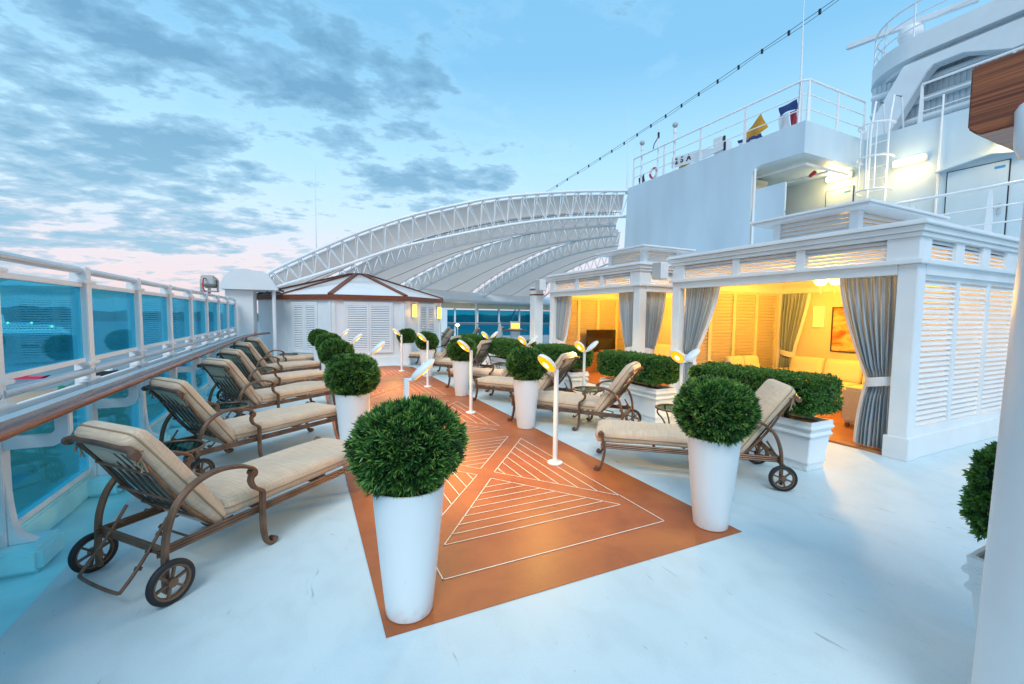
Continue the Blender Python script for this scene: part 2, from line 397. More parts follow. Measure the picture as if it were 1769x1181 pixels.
def lamp(name, kind, loc, power, col, size=.1, parent=None, direction=None, spot=None):
    l = bpy.data.lights.new(name, kind); l.energy = power; l.color = col
    if kind == 'AREA': l.size = size
    else: l.shadow_soft_size = size
    if spot: l.spot_size = rad(spot); l.spot_blend = .8
    o = bpy.data.objects.new(name, l); COL.objects.link(o); o.location = loc
    if direction is not None: o.rotation_euler = Vector(direction).to_track_quat('-Z', 'Y').to_euler()
    if parent is not None: o.parent = parent
    return o

# ------------------------------------------------------------------ camera
RC = ((0.90097194, -0.43375069, 0.01048291), (-0.01780364, -0.06110017, -0.99797285), (0.43351192, 0.8989589, -0.06277188))
cam = bpy.data.cameras.new('camera'); co = bpy.data.objects.new('camera', cam); COL.objects.link(co)
X, D, F = (Vector(r) for r in RC)
m4 = Matrix.Identity(4)
for i in range(3):
    m4[i][0] = X[i]; m4[i][1] = -D[i]; m4[i][2] = -F[i]
m4.translation = (0, 0, 1.75); co.matrix_world = m4
cam.sensor_width = 36; cam.lens = 743 / 1769 * 36; cam.clip_start = .05; cam.clip_end = 30000
sc.camera = co

# ------------------------------------------------------------------ world and sun
SUN_EL, SUN_AZ = 48, -148    # azimuth measured clockwise from +Y
w = bpy.data.worlds.new('World'); sc.world = w; w.use_nodes = True
nt = w.node_tree; N = nt.nodes; L = nt.links; bg = N['Background']
tc = N.new('ShaderNodeTexCoord'); sx = N.new('ShaderNodeSeparateXYZ'); L.new(tc.outputs['Generated'], sx.inputs[0])
def mth(op, a, b=None, c=None, clamp=False):
    n = N.new('ShaderNodeMath'); n.operation = op; n.use_clamp = clamp
    for i, v in enumerate((a, b, c)):
        if v is None: continue
        if isinstance(v, (int, float)): n.inputs[i].default_value = v
        else: L.new(v, n.inputs[i])
    return n.outputs[0]
def ramp(fac, stops, interp='LINEAR'):
    r = N.new('ShaderNodeValToRGB'); e = r.color_ramp.elements; r.color_ramp.interpolation = interp
    e[0].position = stops[0][0]; e[0].color = stops[0][1] + (1,); e[1].position = stops[-1][0]; e[1].color = stops[-1][1] + (1,)
    for p, c in stops[1:-1]:
        x = e.new(p); x.color = c + (1,)
    L.new(fac, r.inputs['Fac']); return r.outputs[0]
def mix(f, a, b, mode='MIX'):
    n = N.new('ShaderNodeMixRGB'); n.blend_type = mode
    for i, v in enumerate((f, a, b)):
        if isinstance(v, (int, float)): n.inputs[i].default_value = v
        elif isinstance(v, tuple): n.inputs[i].default_value = v + (1,)
        else: L.new(v, n.inputs[i])
    return n.outputs[0]
z = mth('MAXIMUM', sx.outputs[2], 0.0)
base = ramp(z, [(0, (.62, .56, .63)), (.05, (.78, .64, .67)), (.12, (.74, .70, .76)), (.20, (.56, .76, .90)), (.32, (.40, .71, .92)), (.48, (.22, .53, .81)), (.75, (.19, .48, .77)), (1, (.42, .62, .80))])
# planar cloud coordinates
den = mth('ADD', z, .16)
cx = N.new('ShaderNodeCombineXYZ'); L.new(mth('DIVIDE', sx.outputs[0], den), cx.inputs[0]); L.new(mth('DIVIDE', sx.outputs[1], den), cx.inputs[1])
def wnoise(scale, detail, rough, dist, off):
    mp = N.new('ShaderNodeMapping'); mp.inputs['Location'].default_value = off; mp.inputs['Rotation'].default_value = (0, 0, rad(28)); mp.inputs['Scale'].default_value = (1, 1.25, 1)
    L.new(cx.outputs[0], mp.inputs[0])
    n = N.new('ShaderNodeTexNoise'); n.inputs['Scale'].default_value = scale; n.inputs['Detail'].default_value = detail; n.inputs['Roughness'].default_value = rough; n.inputs['Distortion'].default_value = dist
    L.new(mp.outputs[0], n.inputs['Vector']); return n.outputs['Fac']
big = wnoise(1.0, 3, .5, .2, (2.1, .6, 0)); fin2 = wnoise(10.5, 6, .6, .2, (1.7, .2, 0)); fine = wnoise(4.2, 9, .60, .25, (.4, 3.3, 0))
left = mth('SUBTRACT', mth('MULTIPLY', sx.outputs[1], .30), mth('MULTIPLY', sx.outputs[0], .42))   # more cloud towards port/forward
cv = mth('ADD', mth('ADD', mth('MULTIPLY', big, .80), mth('ADD', mth('MULTIPLY', fine, .62), mth('MULTIPLY', fin2, .26))), mth('MULTIPLY', left, .56))
low = N.new('ShaderNodeMapRange'); low.inputs['From Min'].default_value = 0; low.inputs['From Max'].default_value = .22; low.inputs['To Min'].default_value = .25; low.inputs['To Max'].default_value = .158; L.new(z, low.inputs[0])
cv = mth('SUBTRACT', cv, low.outputs[0])
edge = ramp(cv, [(.74, (0, 0, 0)), (.86, (1, 1, 1))]); core = ramp(cv, [(.815, (0, 0, 0)), (.865, (.55, .55, .55)), (.96, (1, 1, 1))])
lit = ramp(z, [(0, (.82, .66, .68)), (.12, (.78, .76, .82)), (.25, (.56, .78, .93)), (.5, (.36, .66, .90)), (1, (.4, .65, .85))])
cld = ramp(z, [(0, (.40, .52, .64)), (.12, (.25, .47, .63)), (.35, (.16, .365, .55)), (.7, (.10, .27, .45)), (1, (.16, .36, .52))])
sky = mix(mth('MULTIPLY', edge, .42), base, lit); sky = mix(mth('MULTIPLY', core, .95), sky, cld)
ns = N.new('ShaderNodeTexSky'); ns.sky_type = 'NISHITA'; ns.sun_disc = False; ns.sun_elevation = rad(SUN_EL); ns.sun_rotation = rad(SUN_AZ)
nsc = mix(1.0, ns.outputs[0], (.012, .012, .012), 'MULTIPLY')
L.new(mix(1.0, sky, nsc, 'ADD'), bg.inputs['Color']); bg.inputs['Strength'].default_value = 1.13
sl = bpy.data.lights.new('sun', 'SUN'); so = bpy.data.objects.new('sun', sl); COL.objects.link(so)
sl.energy = 1.95; sl.angle = rad(28); sl.color = (.95, .98, 1.0)
az = rad(SUN_AZ); el = rad(SUN_EL)
sd = Vector((math.sin(az) * math.cos(el), math.cos(az) * math.cos(el), math.sin(el)))
so.rotation_euler = (-sd).to_track_quat('-Z', 'Y').to_euler()
sc.view_settings.view_transform = 'Standard'; sc.view_settings.look = 'None'; sc.view_settings.exposure = 0
sc.cycles.max_bounces = 8; sc.cycles.transparent_max_bounces = 16; sc.cycles.caustics_reflective = False; sc.cycles.caustics_refractive = False
sc.cycles.sample_clamp_indirect = 6; sc.cycles.use_denoising = True

# ------------------------------------------------------------------ setting
SEA = -40
mb = MB(); mb.grid(lambda u, v: ((u - .5) * 24000, (v - .5) * 24000 + 4000, SEA), 8, 8); struct('sea', mb, 'sea')
mb = MB()
rr = random.Random(3)
ph = [(rr.uniform(3, 40), rr.uniform(0, 6), rr.uniform(.3, 1)) for _ in range(14)]
def hz(a): return sum(k * math.sin(f_ * a + p) for f_, p, k in ph) / 3.2
NA = 240
def hill(u, v):
    a = rad(-75 + 150 * u); rd = 2350 + 700 * v
    h = (40 + 11 * hz(a * 1.0) + 4 * hz(a * 5 + 1) + 2.2 * hz(a * 17)) * (1.0 if a < .1 else .92)
    prof = math.sin(min(1, v * 2.2) * PI / 2) ** .7 if v > 0 else -0.1
    return (math.sin(a) * rd, math.cos(a) * rd, SEA + prof * h + (rr.uniform(-.9, 1.4) if v > .1 else 0))
mb.grid(hill, NA * 2, 9); struct('hills', mb, 'hill', 60)
mb = MB(); mb.box(-1.5, 10.75, -9, 60, -.3, 0); struct('deck', mb, 'deck')
mb = MB(); mb.box(-2.08, -1.502, -9, 32, -.3, -.035)
struct('gutter', mb, 'teal_paint')
mb = MB(); mb.prism([(-124, 150), (-60, 150), (-8, 150), (-8, 335), (-100, 335), (-112, 300), (-131, 262)], lambda a, b, d: (a, b, d), SEA - 2, SEA + 2.2)
mb.box(-60, -8, 40, 150, SEA - 2, SEA + 2.18); struct('quay', mb, 'quay')
mb = MB()
mb.prism([(.366, 2.285), (3.19, 2.25), (3.19, 14.2), (2.7, 14.72), (.9, 14.72), (.366, 14.3)], lambda a, b, d: (a, b, d), -.05, .004)
struct('walkway', mb, 'walk')
# painted line pattern
mb = MB(); LW = .0095
def pline(p, q, w=LW):
    p = Vector(p + (0,)); q = Vector(q + (0,)); d = (q - p).normalized(); n = Vector((-d.y, d.x, 0)) * w * .5; p = p - d * w * .5; q = q + d * w * .5
    b = len(mb.v)
    for a in (p - n, q - n, q + n, p + n): mb.v.append((a.x, a.y, .0075))
    mb.f.append((b, b + 1, b + 2, b + 3))
CXX = 1.765
pline((.79, 2.646), (2.739, 2.646)); pline((2.739, 2.646), (2.739, 3.225)); pline((.79, 2.646), (.79, 3.225))
for k in range(4):
    o = 2.85 * k
    f0, b0 = 3.055 + o, 5.505 + o; fa, ba = 4.14 + o, 4.45 + o; hw = .845
    for base_y, ap, sg in ((f0, fa, 1), (b0, ba, -1)):
        pline((CXX - hw, base_y), (CXX + hw, base_y)); pline((CXX - hw, base_y), (CXX, ap)); pline((CXX + hw, base_y), (CXX, ap))
        for i in range(1, 8):
            t = i * .127 / abs(ap - base_y)
            if t < .95: pline((CXX - hw * (1 - t), base_y + sg * i * .127), (CXX + hw * (1 - t), base_y + sg * i * .127))
    for sg in (1, -1):
        bx, ax = CXX + sg * .967, CXX + sg * .1; y0, y1, ya = 3.225 + o, 5.34 + o, 4.29 + o
        pline((bx, y0), (bx, y1)); pline((bx, y0), (ax, ya)); pline((bx, y1), (ax, ya))
        for i in range(1, 7):
            t = i * .13 / .867
            pline((bx - sg * i * .13, y0 + (ya - y0) * t), (bx - sg * i * .13, y1 + (ya - y1) * t))
mb2 = mb; o_ = link('walkway_marking', mb2.mesh('walkway_marking', M['line'], recalc=False)); o_['kind'] = 'structure'

# ------------------------------------------------------------------ glass windbreak along the ship's side
wb = thing('glass_windbreak', 'long white ship railing of teal glass panes with grey tubes and varnished wood handrail', 'railing', (-1.9, 4.0, 0))
XR = -1.9; posts = [-1.52, -.12, 1.28, 2.68, 4.08, 5.48, 6.9, 8.29, 9.68, 11.08, 12.48, 13.88, 15.28]
for y in posts:
    p = MB(); p.box(XR - .07, XR + .05, y - .055, y + .055, -.03, 2.16)
    p.prism([(XR + .05, .62), (XR + .05, .14), (XR + .19, .14), (XR + .11, .19), (XR + .075, .28), (XR + .062, .42)], lambda a, c, d: (a, d, c), y - .04, y + .04)
    part('post', p, 'white_metal', wb, bevel=.012, world=True)
    p = MB(); p.box(XR - .09, XR + .26, y - .17, y + .17, -.034, .14); part('foot_block', p, 'teal_paint', wb, bevel=.03, world=True)
    p = MB(); pr = [(XR + .05, .80), (XR + .30, .80), (XR + .36, .83), (XR + .39, .89), (XR + .39, 1.03), (XR + .31, 1.03), (XR + .31, .91), (XR + .28, .885), (XR + .05, .885)]
    p.prism(pr, lambda a, c, d: (a, d, c), y - .03, y + .03); part('bracket', p, 'white_metal', wb, bevel=.006, world=True)
    for zc in (1.25, 2.02, 1.09):
        p = MB(); p.box(XR - .03, XR + .065, y - .13, y + .13, zc - .016, zc + .016); part('clamp', p, 'white_metal', wb, bevel=.006, world=True)
for a, b in zip(posts[:-1], posts[1:]):
    y0, y1 = a + .055, b - .055
    p = MB(); p.box(XR - .006, XR + .006, y0 + .01, y1 - .01, 1.30, 1.97); part('glass_pane', p, 'glass', wb, world=True)
    p = MB(); p.box(XR - .006, XR + .006, y0 + .01, y1 - .01, .235, 1.03); part('glass_pane', p, 'glass', wb, world=True)
    for zc in (1.28, 1.99, 1.045, .215):
        p = MB(); p.box(XR - .022, XR + .022, y0, y1, zc - .022, zc + .022); part('pane_frame', p, 'white_metal', wb, bevel=.005, world=True)
    p = MB(); p.cyl((XR, y0 + .0, 2.125), (XR, y1, 2.125), .034, 16); part('top_rail', p, 'silver', wb, 50, world=True)
    p = MB(); p.cyl((XR + .03, y0 - .03, 1.172), (XR + .03, y1 + .03, 1.172), .036, 16); part('middle_rail', p, 'silver', wb, 50, world=True)
YE = 16.5
p = MB(); p.box(XR + .15, XR + .255, -3, YE, 1.045, 1.075); part('rail_cap', p, 'white_metal', wb, bevel=.006, world=True)
pr = [(.085 * math.copysign(abs(math.cos(t)) ** .6, math.cos(t)), .034 * math.copysign(abs(math.sin(t)) ** .8, math.sin(t))) for t in [2 * PI * k / 20 for k in range(20)]]
p = MB(); p.sweep([(XR + .345, y, 1.062) for y in (-3, 2, 6, 10, 13)] + [(XR + .40, 14.5, 1.062), (XR + .55, 15.6, 1.062), (XR + .78, 16.4, 1.062)], pr, (1, 0, 0)); part('handrail', p, 'rail_wood', wb, 50, world=True)
p = MB(); p.box(XR - .10, XR - .02, -9, 32, -.034, .20); p.box(XR - .02, XR + .02, -9, 32, -.034, .17); part('kerb', p, 'teal_paint', wb, bevel=.015, world=True)

# floodlight on the rail
fl = thing('floodlight', 'grey floodlight box with red cable clamped on the railing top', 'floodlight', (XR, 11.6, 2.16), rad(20))
p = MB(); p.obox((.02, .05, .26), (.45, .87, -.2), (.89, -.46, 0), (.1, .17, .98), .17, .13, .11); part('housing', p, 'grey', fl, bevel=.02)
p = MB(); p.cyl((0, 0, 0), (0, 0, .12), .03, 10); p.box(-.16, -.13, -.05, .05, .05, .3); p.box(.15, .18, -.05, .05, .05, .3); p.box(-.16, .18, -.04, .04, .03, .06); part('bracket', p, 'grey', fl)
p = MB(); p.tube(catmull([(-.08, -.10, .32), (-.14, -.22, .30), (-.15, -.22, .1), (-.05, -.12, -.02), (0, -.03, .02)]), .014, 6); part('cable', p, 'red', fl, 50)

# ------------------------------------------------------------------ lounger
prof3 = []
for c in (-.017, 0, .017):
    for k in range(5):
        t = PI - PI * k / 4; prof3.append((c + .0088 * math.cos(t), .0065 + .0075 * math.sin(t)))
prof3 += [(-a, -b) for a, b in prof3]
def rail_tubes(mbx, p, q, r=.011, n=8):
    for dz in (-.02, 0, .02): mbx.cyl((p[0], p[1], p[2] + dz), (q[0], q[1], q[2] + dz), r, n)
    mbx.box(min(p[0], q[0]) if p[0] != q[0] else p[0] - .005, max(p[0], q[0]) if p[0] != q[0] else p[0] + .005, min(p[1], q[1]) if p[1] != q[1] else p[1] - .005, max(p[1], q[1]) if p[1] != q[1] else p[1] + .005, p[2] - .022, p[2] + .022)
def rbox(lx, ly, lz, r, nx, ny, nz, bulge=0, lump=0, seed=0):
    mbx = MB(); g = random.Random(seed); ax = [g.uniform(0, 6) for _ in range(6)]
    bm = bmesh.new()
    def face(fn, na, nb):
        mbx.grid(fn, na, nb)
    def warp(p):
        x, y, zz = p; hx, hy, hz_ = lx / 2 - r, ly / 2 - r, lz / 2 - r
        q = Vector((max(-hx, min(hx, x)), max(-hy, min(hy, y)), max(-hz_, min(hz_, zz)))); d = Vector((x, y, zz)) - q
        if d.length > 1e-9: d = d.normalized() * r
        o = q + d; fx = 1 - (2 * x / lx) ** 4; fy = 1 - (2 * y / ly) ** 4
        if zz > 0 or bulge < 0: o.z += abs(bulge) * max(0, fx) * max(0, fy)
        o.z += lump * math.sin(5 * x + ax[0]) * math.sin(7 * y + ax[1]) * max(0, fx); o.y += lump * .6 * math.sin(9 * x + ax[2])
        return o
    X_, Y_, Z_ = lx / 2, ly / 2, lz / 2
    def sp(u, h): # denser near the ends
        t = 2 * u - 1; return h * math.copysign(1 - (1 - abs(t)) ** 1.6, t)
    for s in (-1, 1):
        mbx.grid(lambda u, v: warp((sp(u, X_), sp(v, Y_), s * Z_)), nx, ny)
        mbx.grid(lambda u, v: warp((sp(u, X_), s * Y_, sp(v, Z_))), nx, nz)
        mbx.grid(lambda u, v: warp((s * X_, sp(u, Y_), sp(v, Z_))), ny, nz)
    return mbx
def weld(me):
    bm = bmesh.new(); bm.from_mesh(me); bmesh.ops.remove_doubles(bm, verts=bm.verts, dist=1e-4); bmesh.ops.recalc_face_normals(bm, faces=bm.faces); bm.to_mesh(me); bm.free()
def loop_pts(hx, hy, r, z_=0, n=5):
    out = []
    for cx_, cy_, a0 in ((hx - r, hy - r, 0), (-hx + r, hy - r, PI / 2), (-hx + r, -hy + r, PI), (hx - r, -hy + r, 1.5 * PI)):
        for k in range(n + 1): out.append((cx_ + r * math.cos(a0 + k * PI / 2 / n), cy_ + r * math.sin(a0 + k * PI / 2 / n), z_))
    return out
def make_lounger(sd=0):
    t = thing('sun_lounger', '', 'sun lounger')
    HW = .325
    f_ = MB()
    for s in (-1, 1): rail_tubes(f_, (.0, s * HW, .295), (1.83, s * HW, .295))
    for x in (.03, .70, 1.25, 1.80): rail_tubes(f_, (x, -HW, .295), (x, HW, .295), .010)
    part('frame', f_, 'bronze', t, 45)
    arm = [(.02, .05), (.02, .22), (.025, .336), (.04, .43), (.08, .54), (.147, .622), (.238, .675), (.355, .697), (.48, .68), (.56, .65), (.605, .615), (.608, .585), (.588, .572)]
    leg = [(.60, .60), (.582, .565), (.580, .53), (.60, .49), (.635, .462), (.665, .435), (.668, .38), (.665, .24), (.672, .12), (.69, .045), (.72, .018), (.755, .025), (.762, .045)]
    for s in (-1, 1):
        a = MB(); y = s * (HW + .034)
        a.sweep(catmull([(x, y, zz) for x, zz in arm], 4), prof3, (0, 1, 0)); a.sweep(catmull([(x, y, zz) for x, zz in leg], 4), prof3, (0, 1, 0))
        a.cyl((.592, y - .03, .60), (.592, y + .03, .60), .022, 14); a.cyl((.745, y - .026, .036), (.745, y + .026, .036), .02, 12)
        part('armrest', a, 'bronze', t, 45)
        g = MB(); fl_ = [(1.845, .435), (1.825, .445), (1.805, .42), (1.812, .375), (1.80, .32), (1.785, .25), (1.795, .17), (1.815, .08), (1.845, .022), (1.88, .016), (1.895, .035)]
        yy = s * HW; g.sweep(catmull([(x, yy, zz) for x, zz in fl_], 4), prof3, (0, 1, 0)); g.cyl((1.842, yy - .028, .425), (1.842, yy + .028, .425), .022, 12); g.cyl((1.876, yy - .026, .034), (1.876, yy + .026, .034), .019, 12)
        part('leg', g, 'bronze', t, 45)
        yw = s * (HW + .09)
        wh = MB(); wh.cyl((.02, yw - s * .05, .132), (.02, yw + s * .022, .132), .014, 10)
        for k in range(6):
            a_ = k * PI / 3 + .3; c_, s_ = math.cos(a_), math.sin(a_)
            wh.beam((.02 + .02 * c_, yw, .132 + .02 * s_), (.02 + .09 * c_, yw, .132 + .09 * s_), .014, .016, (0, 1, 0))
        rim = [(.092, -.016), (.104, -.018), (.104, .018), (.092, .016), (.086, 0)]
        wh.ring([[(.02 + r_ * math.cos(q), yw + o_y, .132 + r_ * math.sin(q)) for r_, o_y in rim] for q in [2 * PI * k / 32 for k in range(32)]], False, True)
        wh.cyl((.02, yw - .02, .132), (.02, yw + .024 * s, .132), .028, 14)
        wo = part('wheel', wh, 'bronze', t, 40)
        ty = MB(); pr_ = [(.103, -.019), (.118, -.02), (.129, -.014), (.132, 0), (.129, .014), (.118, .02), (.103, .019)]
        ty.ring([[(.02 + r_ * math.cos(q), yw + o_y, .132 + r_ * math.sin(q)) for r_, o_y in pr_] for q in [2 * PI * k / 36 for k in range(36)]], False, True)
        part('tyre', ty, 'rubber', wo, 50)
    bk = [(-.095, .95), (-.058, .885), (.0, .80), (.125, .59), (.225, .452), (.35, .315)]
    b = MB()
    for s in (-1, 1):
        b.tube(catmull([(x, s * .285, zz) for x, zz in bk], 4), .0135, 8)
        b.cyl((-.105, s * .33, .935), (-.105, s * .37, .93), .027, 14)
    b.tube([(-.10, -.35, .94), (-.10, -.28, .955), (-.10, 0, .963), (-.10, .28, .955), (-.10, .35, .94)], .023, 10)
    for x, zz in ((.0, .775), (.11, .57), (.24, .415)): b.cyl((x, -.285, zz), (x, .285, zz), .009, 8)
    part('back_frame', b, 'bronze', t, 50)
    for k in range(6):
        st = MB(); y = -.225 + .09 * k
        st.sweep(catmull([(x + .004, y, zz + .004) for x, zz in bk], 3), [(-.016, -.003), (.016, -.003), (.016, .003), (-.016, .003)], (0, 1, 0)); part('back_strap', st, 'strap', t)
    ba = MB(); ba.tube(catmull([(.12, -.22, .45), (.0, -.22, .27), (-.12, -.22, .13), (-.145, -.17, .10), (-.145, .17, .10), (-.12, .22, .13), (.0, .22, .27), (.12, .22, .45)], 4), .0105, 8)
    for s in (-1, 1):
        for q in (.25, .5, .75): ba.beam((.12 - .24 * q, s * .21, .45 - .32 * q), (.155 - .24 * q, s * .21, .43 - .32 * q), .012, .022)
    ba.tube([(.55, -.2, .27), (.30, -.2, .23), (.28, -.18, .23), (.28, .18, .23), (.30, .2, .23), (.55, .2, .27)], .008, 6)
    part('back_support', ba, 'bronze', t, 50)
    # cushions
    LS = 1.46
    me = rbox(LS, .62, .128, .045, 18, 10, 4, .014 + .006 * sd, .004 + .003 * sd, 1 + 7 * sd).mesh('seat_cushion', M['fabric'], 70); weld(me)
    sc_ = link('seat_cushion', me, t); sc_.location = (.43 + LS / 2, 0, .386)
    p = MB(); p.tube(loop_pts(LS / 2 + .001, .312, .05), .006, 6, True); part('piping', p, 'piping', sc_, 60)
    LB = .91; ang = math.atan2(.315 - .95, .35 + .095)
    me = rbox(LB, .60, .14, .06, 14, 10, 5, .024, .005 + .003 * sd, 2 + 5 * sd).mesh('back_cushion', M['fabric'], 70); weld(me)
    bc = link('back_cushion', me, t)
    dx, dz = math.cos(ang), math.sin(ang); mx_, mz_ = .155, .655
    bc.location = (mx_ + .068 * -dz - .05 + .035 * dx, 0, mz_ + .068 * dx + .002 + .035 * dz); bc.rotation_euler = (0, -ang, 0)
    p = MB(); p.tube(loop_pts(LB / 2 + .001, .302, .06), .006, 6, True); part('piping', p, 'piping', bc, 60)
    for s in (-1, 1):
        ti = MB(); g = random.Random(5 + s)
        o = Vector((-.36, s * .30, -.055))
        ti.tube(catmull([o + Vector((.02, 0, .03)), o + Vector((-.01, s * .015, 0)), o + Vector((.03, s * .03, -.02)), o + Vector((.045, s * .02, -.05)), o + Vector((.02, s * .015, -.03)), o]), .006, 5)
        ti.tube(catmull([o, o + Vector((-.03, s * .02, -.01)), o + Vector((-.035, s * .03, -.03)), o + Vector((-.01, s * .015, -.01))]), .006, 5)
        ti.tube(catmull([o, o + Vector((.05, s * .03, -.02)), o + Vector((.12, s * .035, -.04))]), .005, 5); ti.tube(catmull([o, o + Vector((.07, s * .02, -.03)), o + Vector((.10, s * .03, -.06))]), .005, 5)
        part('cushion_tie', ti, 'piping', bc, 60)
    return t
lgs = [make_lounger(k) for k in range(3)]; used_l = set()
def place_l(k, *a):
    place(lgs[k % 3], k % 3 not in used_l, *a); used_l.add(k % 3)
LL = [(-1.04, 3.41, 42, 'beige sun lounger nearest the camera on the left, its wheels and slatted back facing us'),
      (-1.24, 5.53, 37, 'beige sun lounger second in the left row, beside the second wide glass pane'),
      (-1.15, 7.66, 38, 'beige sun lounger third in the left row along the railing'),
      (-1.22, 9.58, 36, 'beige sun lounger fourth in the left row along the railing'),
      (-1.28, 11.75, 36, 'beige sun lounger fifth in the left row along the railing'),
      (-1.25, 13.7, 34, 'last beige sun lounger of the left row, beside the slender post of the white pavilion')]
RL = [(4.60, 2.94, 140.5, 'beige sun lounger nearest on the right, behind the front right topiary pot'),
      (4.40, 5.02, 127, 'beige sun lounger second in the right row, its foot behind the second white pot'),
      (4.41, 6.79, 125, 'beige sun lounger third in the right row, catching lamp light on its headrest'),
      (4.42, 8.56, 127, 'beige sun lounger fourth in the right row, foot beside the third pot on the right'),
      (4.5, 11.0, 127, 'beige sun lounger fifth in the right row, mostly hidden behind a topiary'),
      (4.5, 13.5, 130, 'beige sun lounger farthest in the right row, near the louvred door')]
first = True
for k, (x, y, a, lb) in enumerate(LL): place_l(k, (x, y, 0), rad(a), lb, 'sun loungers along the ship railing')
for k, (x, y, a, lb) in enumerate(RL): place_l(k + 1, (x, y, 0), rad(a), lb, 'sun loungers in front of the cabanas')
for x, y, a, lb in ((6.2, 19.5, 170, 'far beige lounger beyond the pavilion, left of the pool deck group'), (8.3, 21.5, 150, 'far beige lounger before the distant windbreak, left of the lantern pedestal'),
                    (10.6, 23.5, 140, 'far beige lounger right of the distant lantern pedestal'), (7.3, 23.5, 160, 'far beige lounger closest to the distant glass windbreak')):
    place_l(0, (x, y, 0), rad(a), lb, 'loungers far off on the pool deck')

# ------------------------------------------------------------------ side tables
def make_table():
    t = thing('side_table', '', 'side table')
    H = .50
    p = MB(); p.tube([(.25 * math.cos(a), .25 * math.sin(a), H) for a in [2 * PI * k / 36 for k in range(36)]], .014, 8, True)
    part('ring', p, 'bronze', t, 50); p = MB(); p.tube([(.13 * math.cos(a), .13 * math.sin(a), .2) for a in [2 * PI * k / 24 for k in range(24)]], .009, 6, True); part('lower_ring', p, 'bronze', t, 50)
    p = MB(); p.lathe([(.001, H - .004), (.238, H - .004), (.238, H + .004), (.001, H + .004)], n=36); part('glass_top', p, 'table_glass', t)
    for k in range(4):
        a = k * PI / 2 + .5; g = MB(); c_, s_ = math.cos(a), math.sin(a)
        pts = [(.25, .50), (.265, .47), (.25, .43), (.20, .38), (.15, .30), (.13, .2), (.15, .1), (.20, .035), (.235, .016), (.255, .03)]
        g.tube(catmull([(r_ * c_, r_ * s_, zz) for r_, zz in pts], 4), .011, 7); g.cyl((.24 * c_ - .02 * s_, .24 * s_ + .02 * c_, .03), (.24 * c_ + .02 * s_, .24 * s_ - .02 * c_, .03), .017, 10)
        part('leg', g, 'bronze', t, 50)
    return t
tb = make_table(); first = True
for x, y, lb in ((-1.12, 4.82, 'round bronze side table with ring top just behind the nearest left lounger'), (-.95, 6.72, 'round bronze side table between the second and third left loungers'),
                 (-.85, 10.9, 'round bronze side table between the fourth and fifth left loungers'), (-.45, 14.55, 'round bronze side table beside the last left lounger near the pavilion wall'),
                 (4.55, 4.27, 'round bronze table with amber glass top behind the nearest right lounger'), (4.34, 5.98, 'round bronze side table behind the second right lounger, in front of a planter'),
                 (4.55, 9.85, 'round bronze side table farther along the right row between loungers')):
    place(tb, first, (x, y, 0), R.uniform(0, 1.5), lb, 'round bronze side tables between loungers'); first = False

# ------------------------------------------------------------------ foliage
def leaf(mbx, p, d, up, ln, wd, c0, c1):
    d = d.normalized(); s = d.cross(up)
    if s.length < 1e-3: s = d.cross(Vector((1, 0, 0)))
    s.normalize(); b = len(mbx.v)
    mid = p + d * ln * .5
    for q, c in ((p, c0), (mid + s * wd * .5, (c0 + c1) * .5), (p + d * ln, c1), (mid - s * wd * .5, (c0 + c1) * .5)):
        mbx.v.append(tuple(q)); mbx.col.append(c)
    mbx.f.append((b, b + 1, b + 2, b + 3))
def rnd_dir(g):
    while True:
        v = Vector((g.uniform(-1, 1), g.uniform(-1, 1), g.uniform(-1, 1)))
        if .05 < v.length < 1: return v.normalized()
def ball_foliage(seed):
    g = random.Random(seed); mbx = MB(); mbx.col = []
    RX, RZ = .315, .275; ZC = .975
    # dark inner core
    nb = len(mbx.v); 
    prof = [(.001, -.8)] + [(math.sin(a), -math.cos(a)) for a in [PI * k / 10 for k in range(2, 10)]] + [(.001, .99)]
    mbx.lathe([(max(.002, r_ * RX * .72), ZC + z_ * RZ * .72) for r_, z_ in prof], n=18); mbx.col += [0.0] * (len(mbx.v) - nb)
    lum = [(rnd_dir(g), g.uniform(-.07, .05)) for _ in range(40)]
    for i in range(2300):
        n = rnd_dir(g)
        if n.z < -.80: continue
        k = 1 + sum(a * max(0, n.dot(d) - .86) / .14 for d, a in lum)
        k *= g.uniform(.78, .96)
        p = Vector((n.x * RX * k, n.y * RX * k, ZC + n.z * RZ * k))
        if n.z < 0: p.x *= 1 - .10 * abs(n.z); p.y *= 1 - .10 * abs(n.z)
        axis = (n + rnd_dir(g) * .5 + Vector((0, 0, .12))).normalized(); cl = g.uniform(.0, .5) if g.random() < .6 else -.3
        for j in range(9):
            d = (axis + rnd_dir(g) * g.uniform(.35, 1.05)).normalized(); 
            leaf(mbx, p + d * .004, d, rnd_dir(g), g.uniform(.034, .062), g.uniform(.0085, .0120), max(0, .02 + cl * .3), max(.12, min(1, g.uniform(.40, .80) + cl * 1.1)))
    return mbx.mesh('foliage', M['needle'], None, recalc=False)
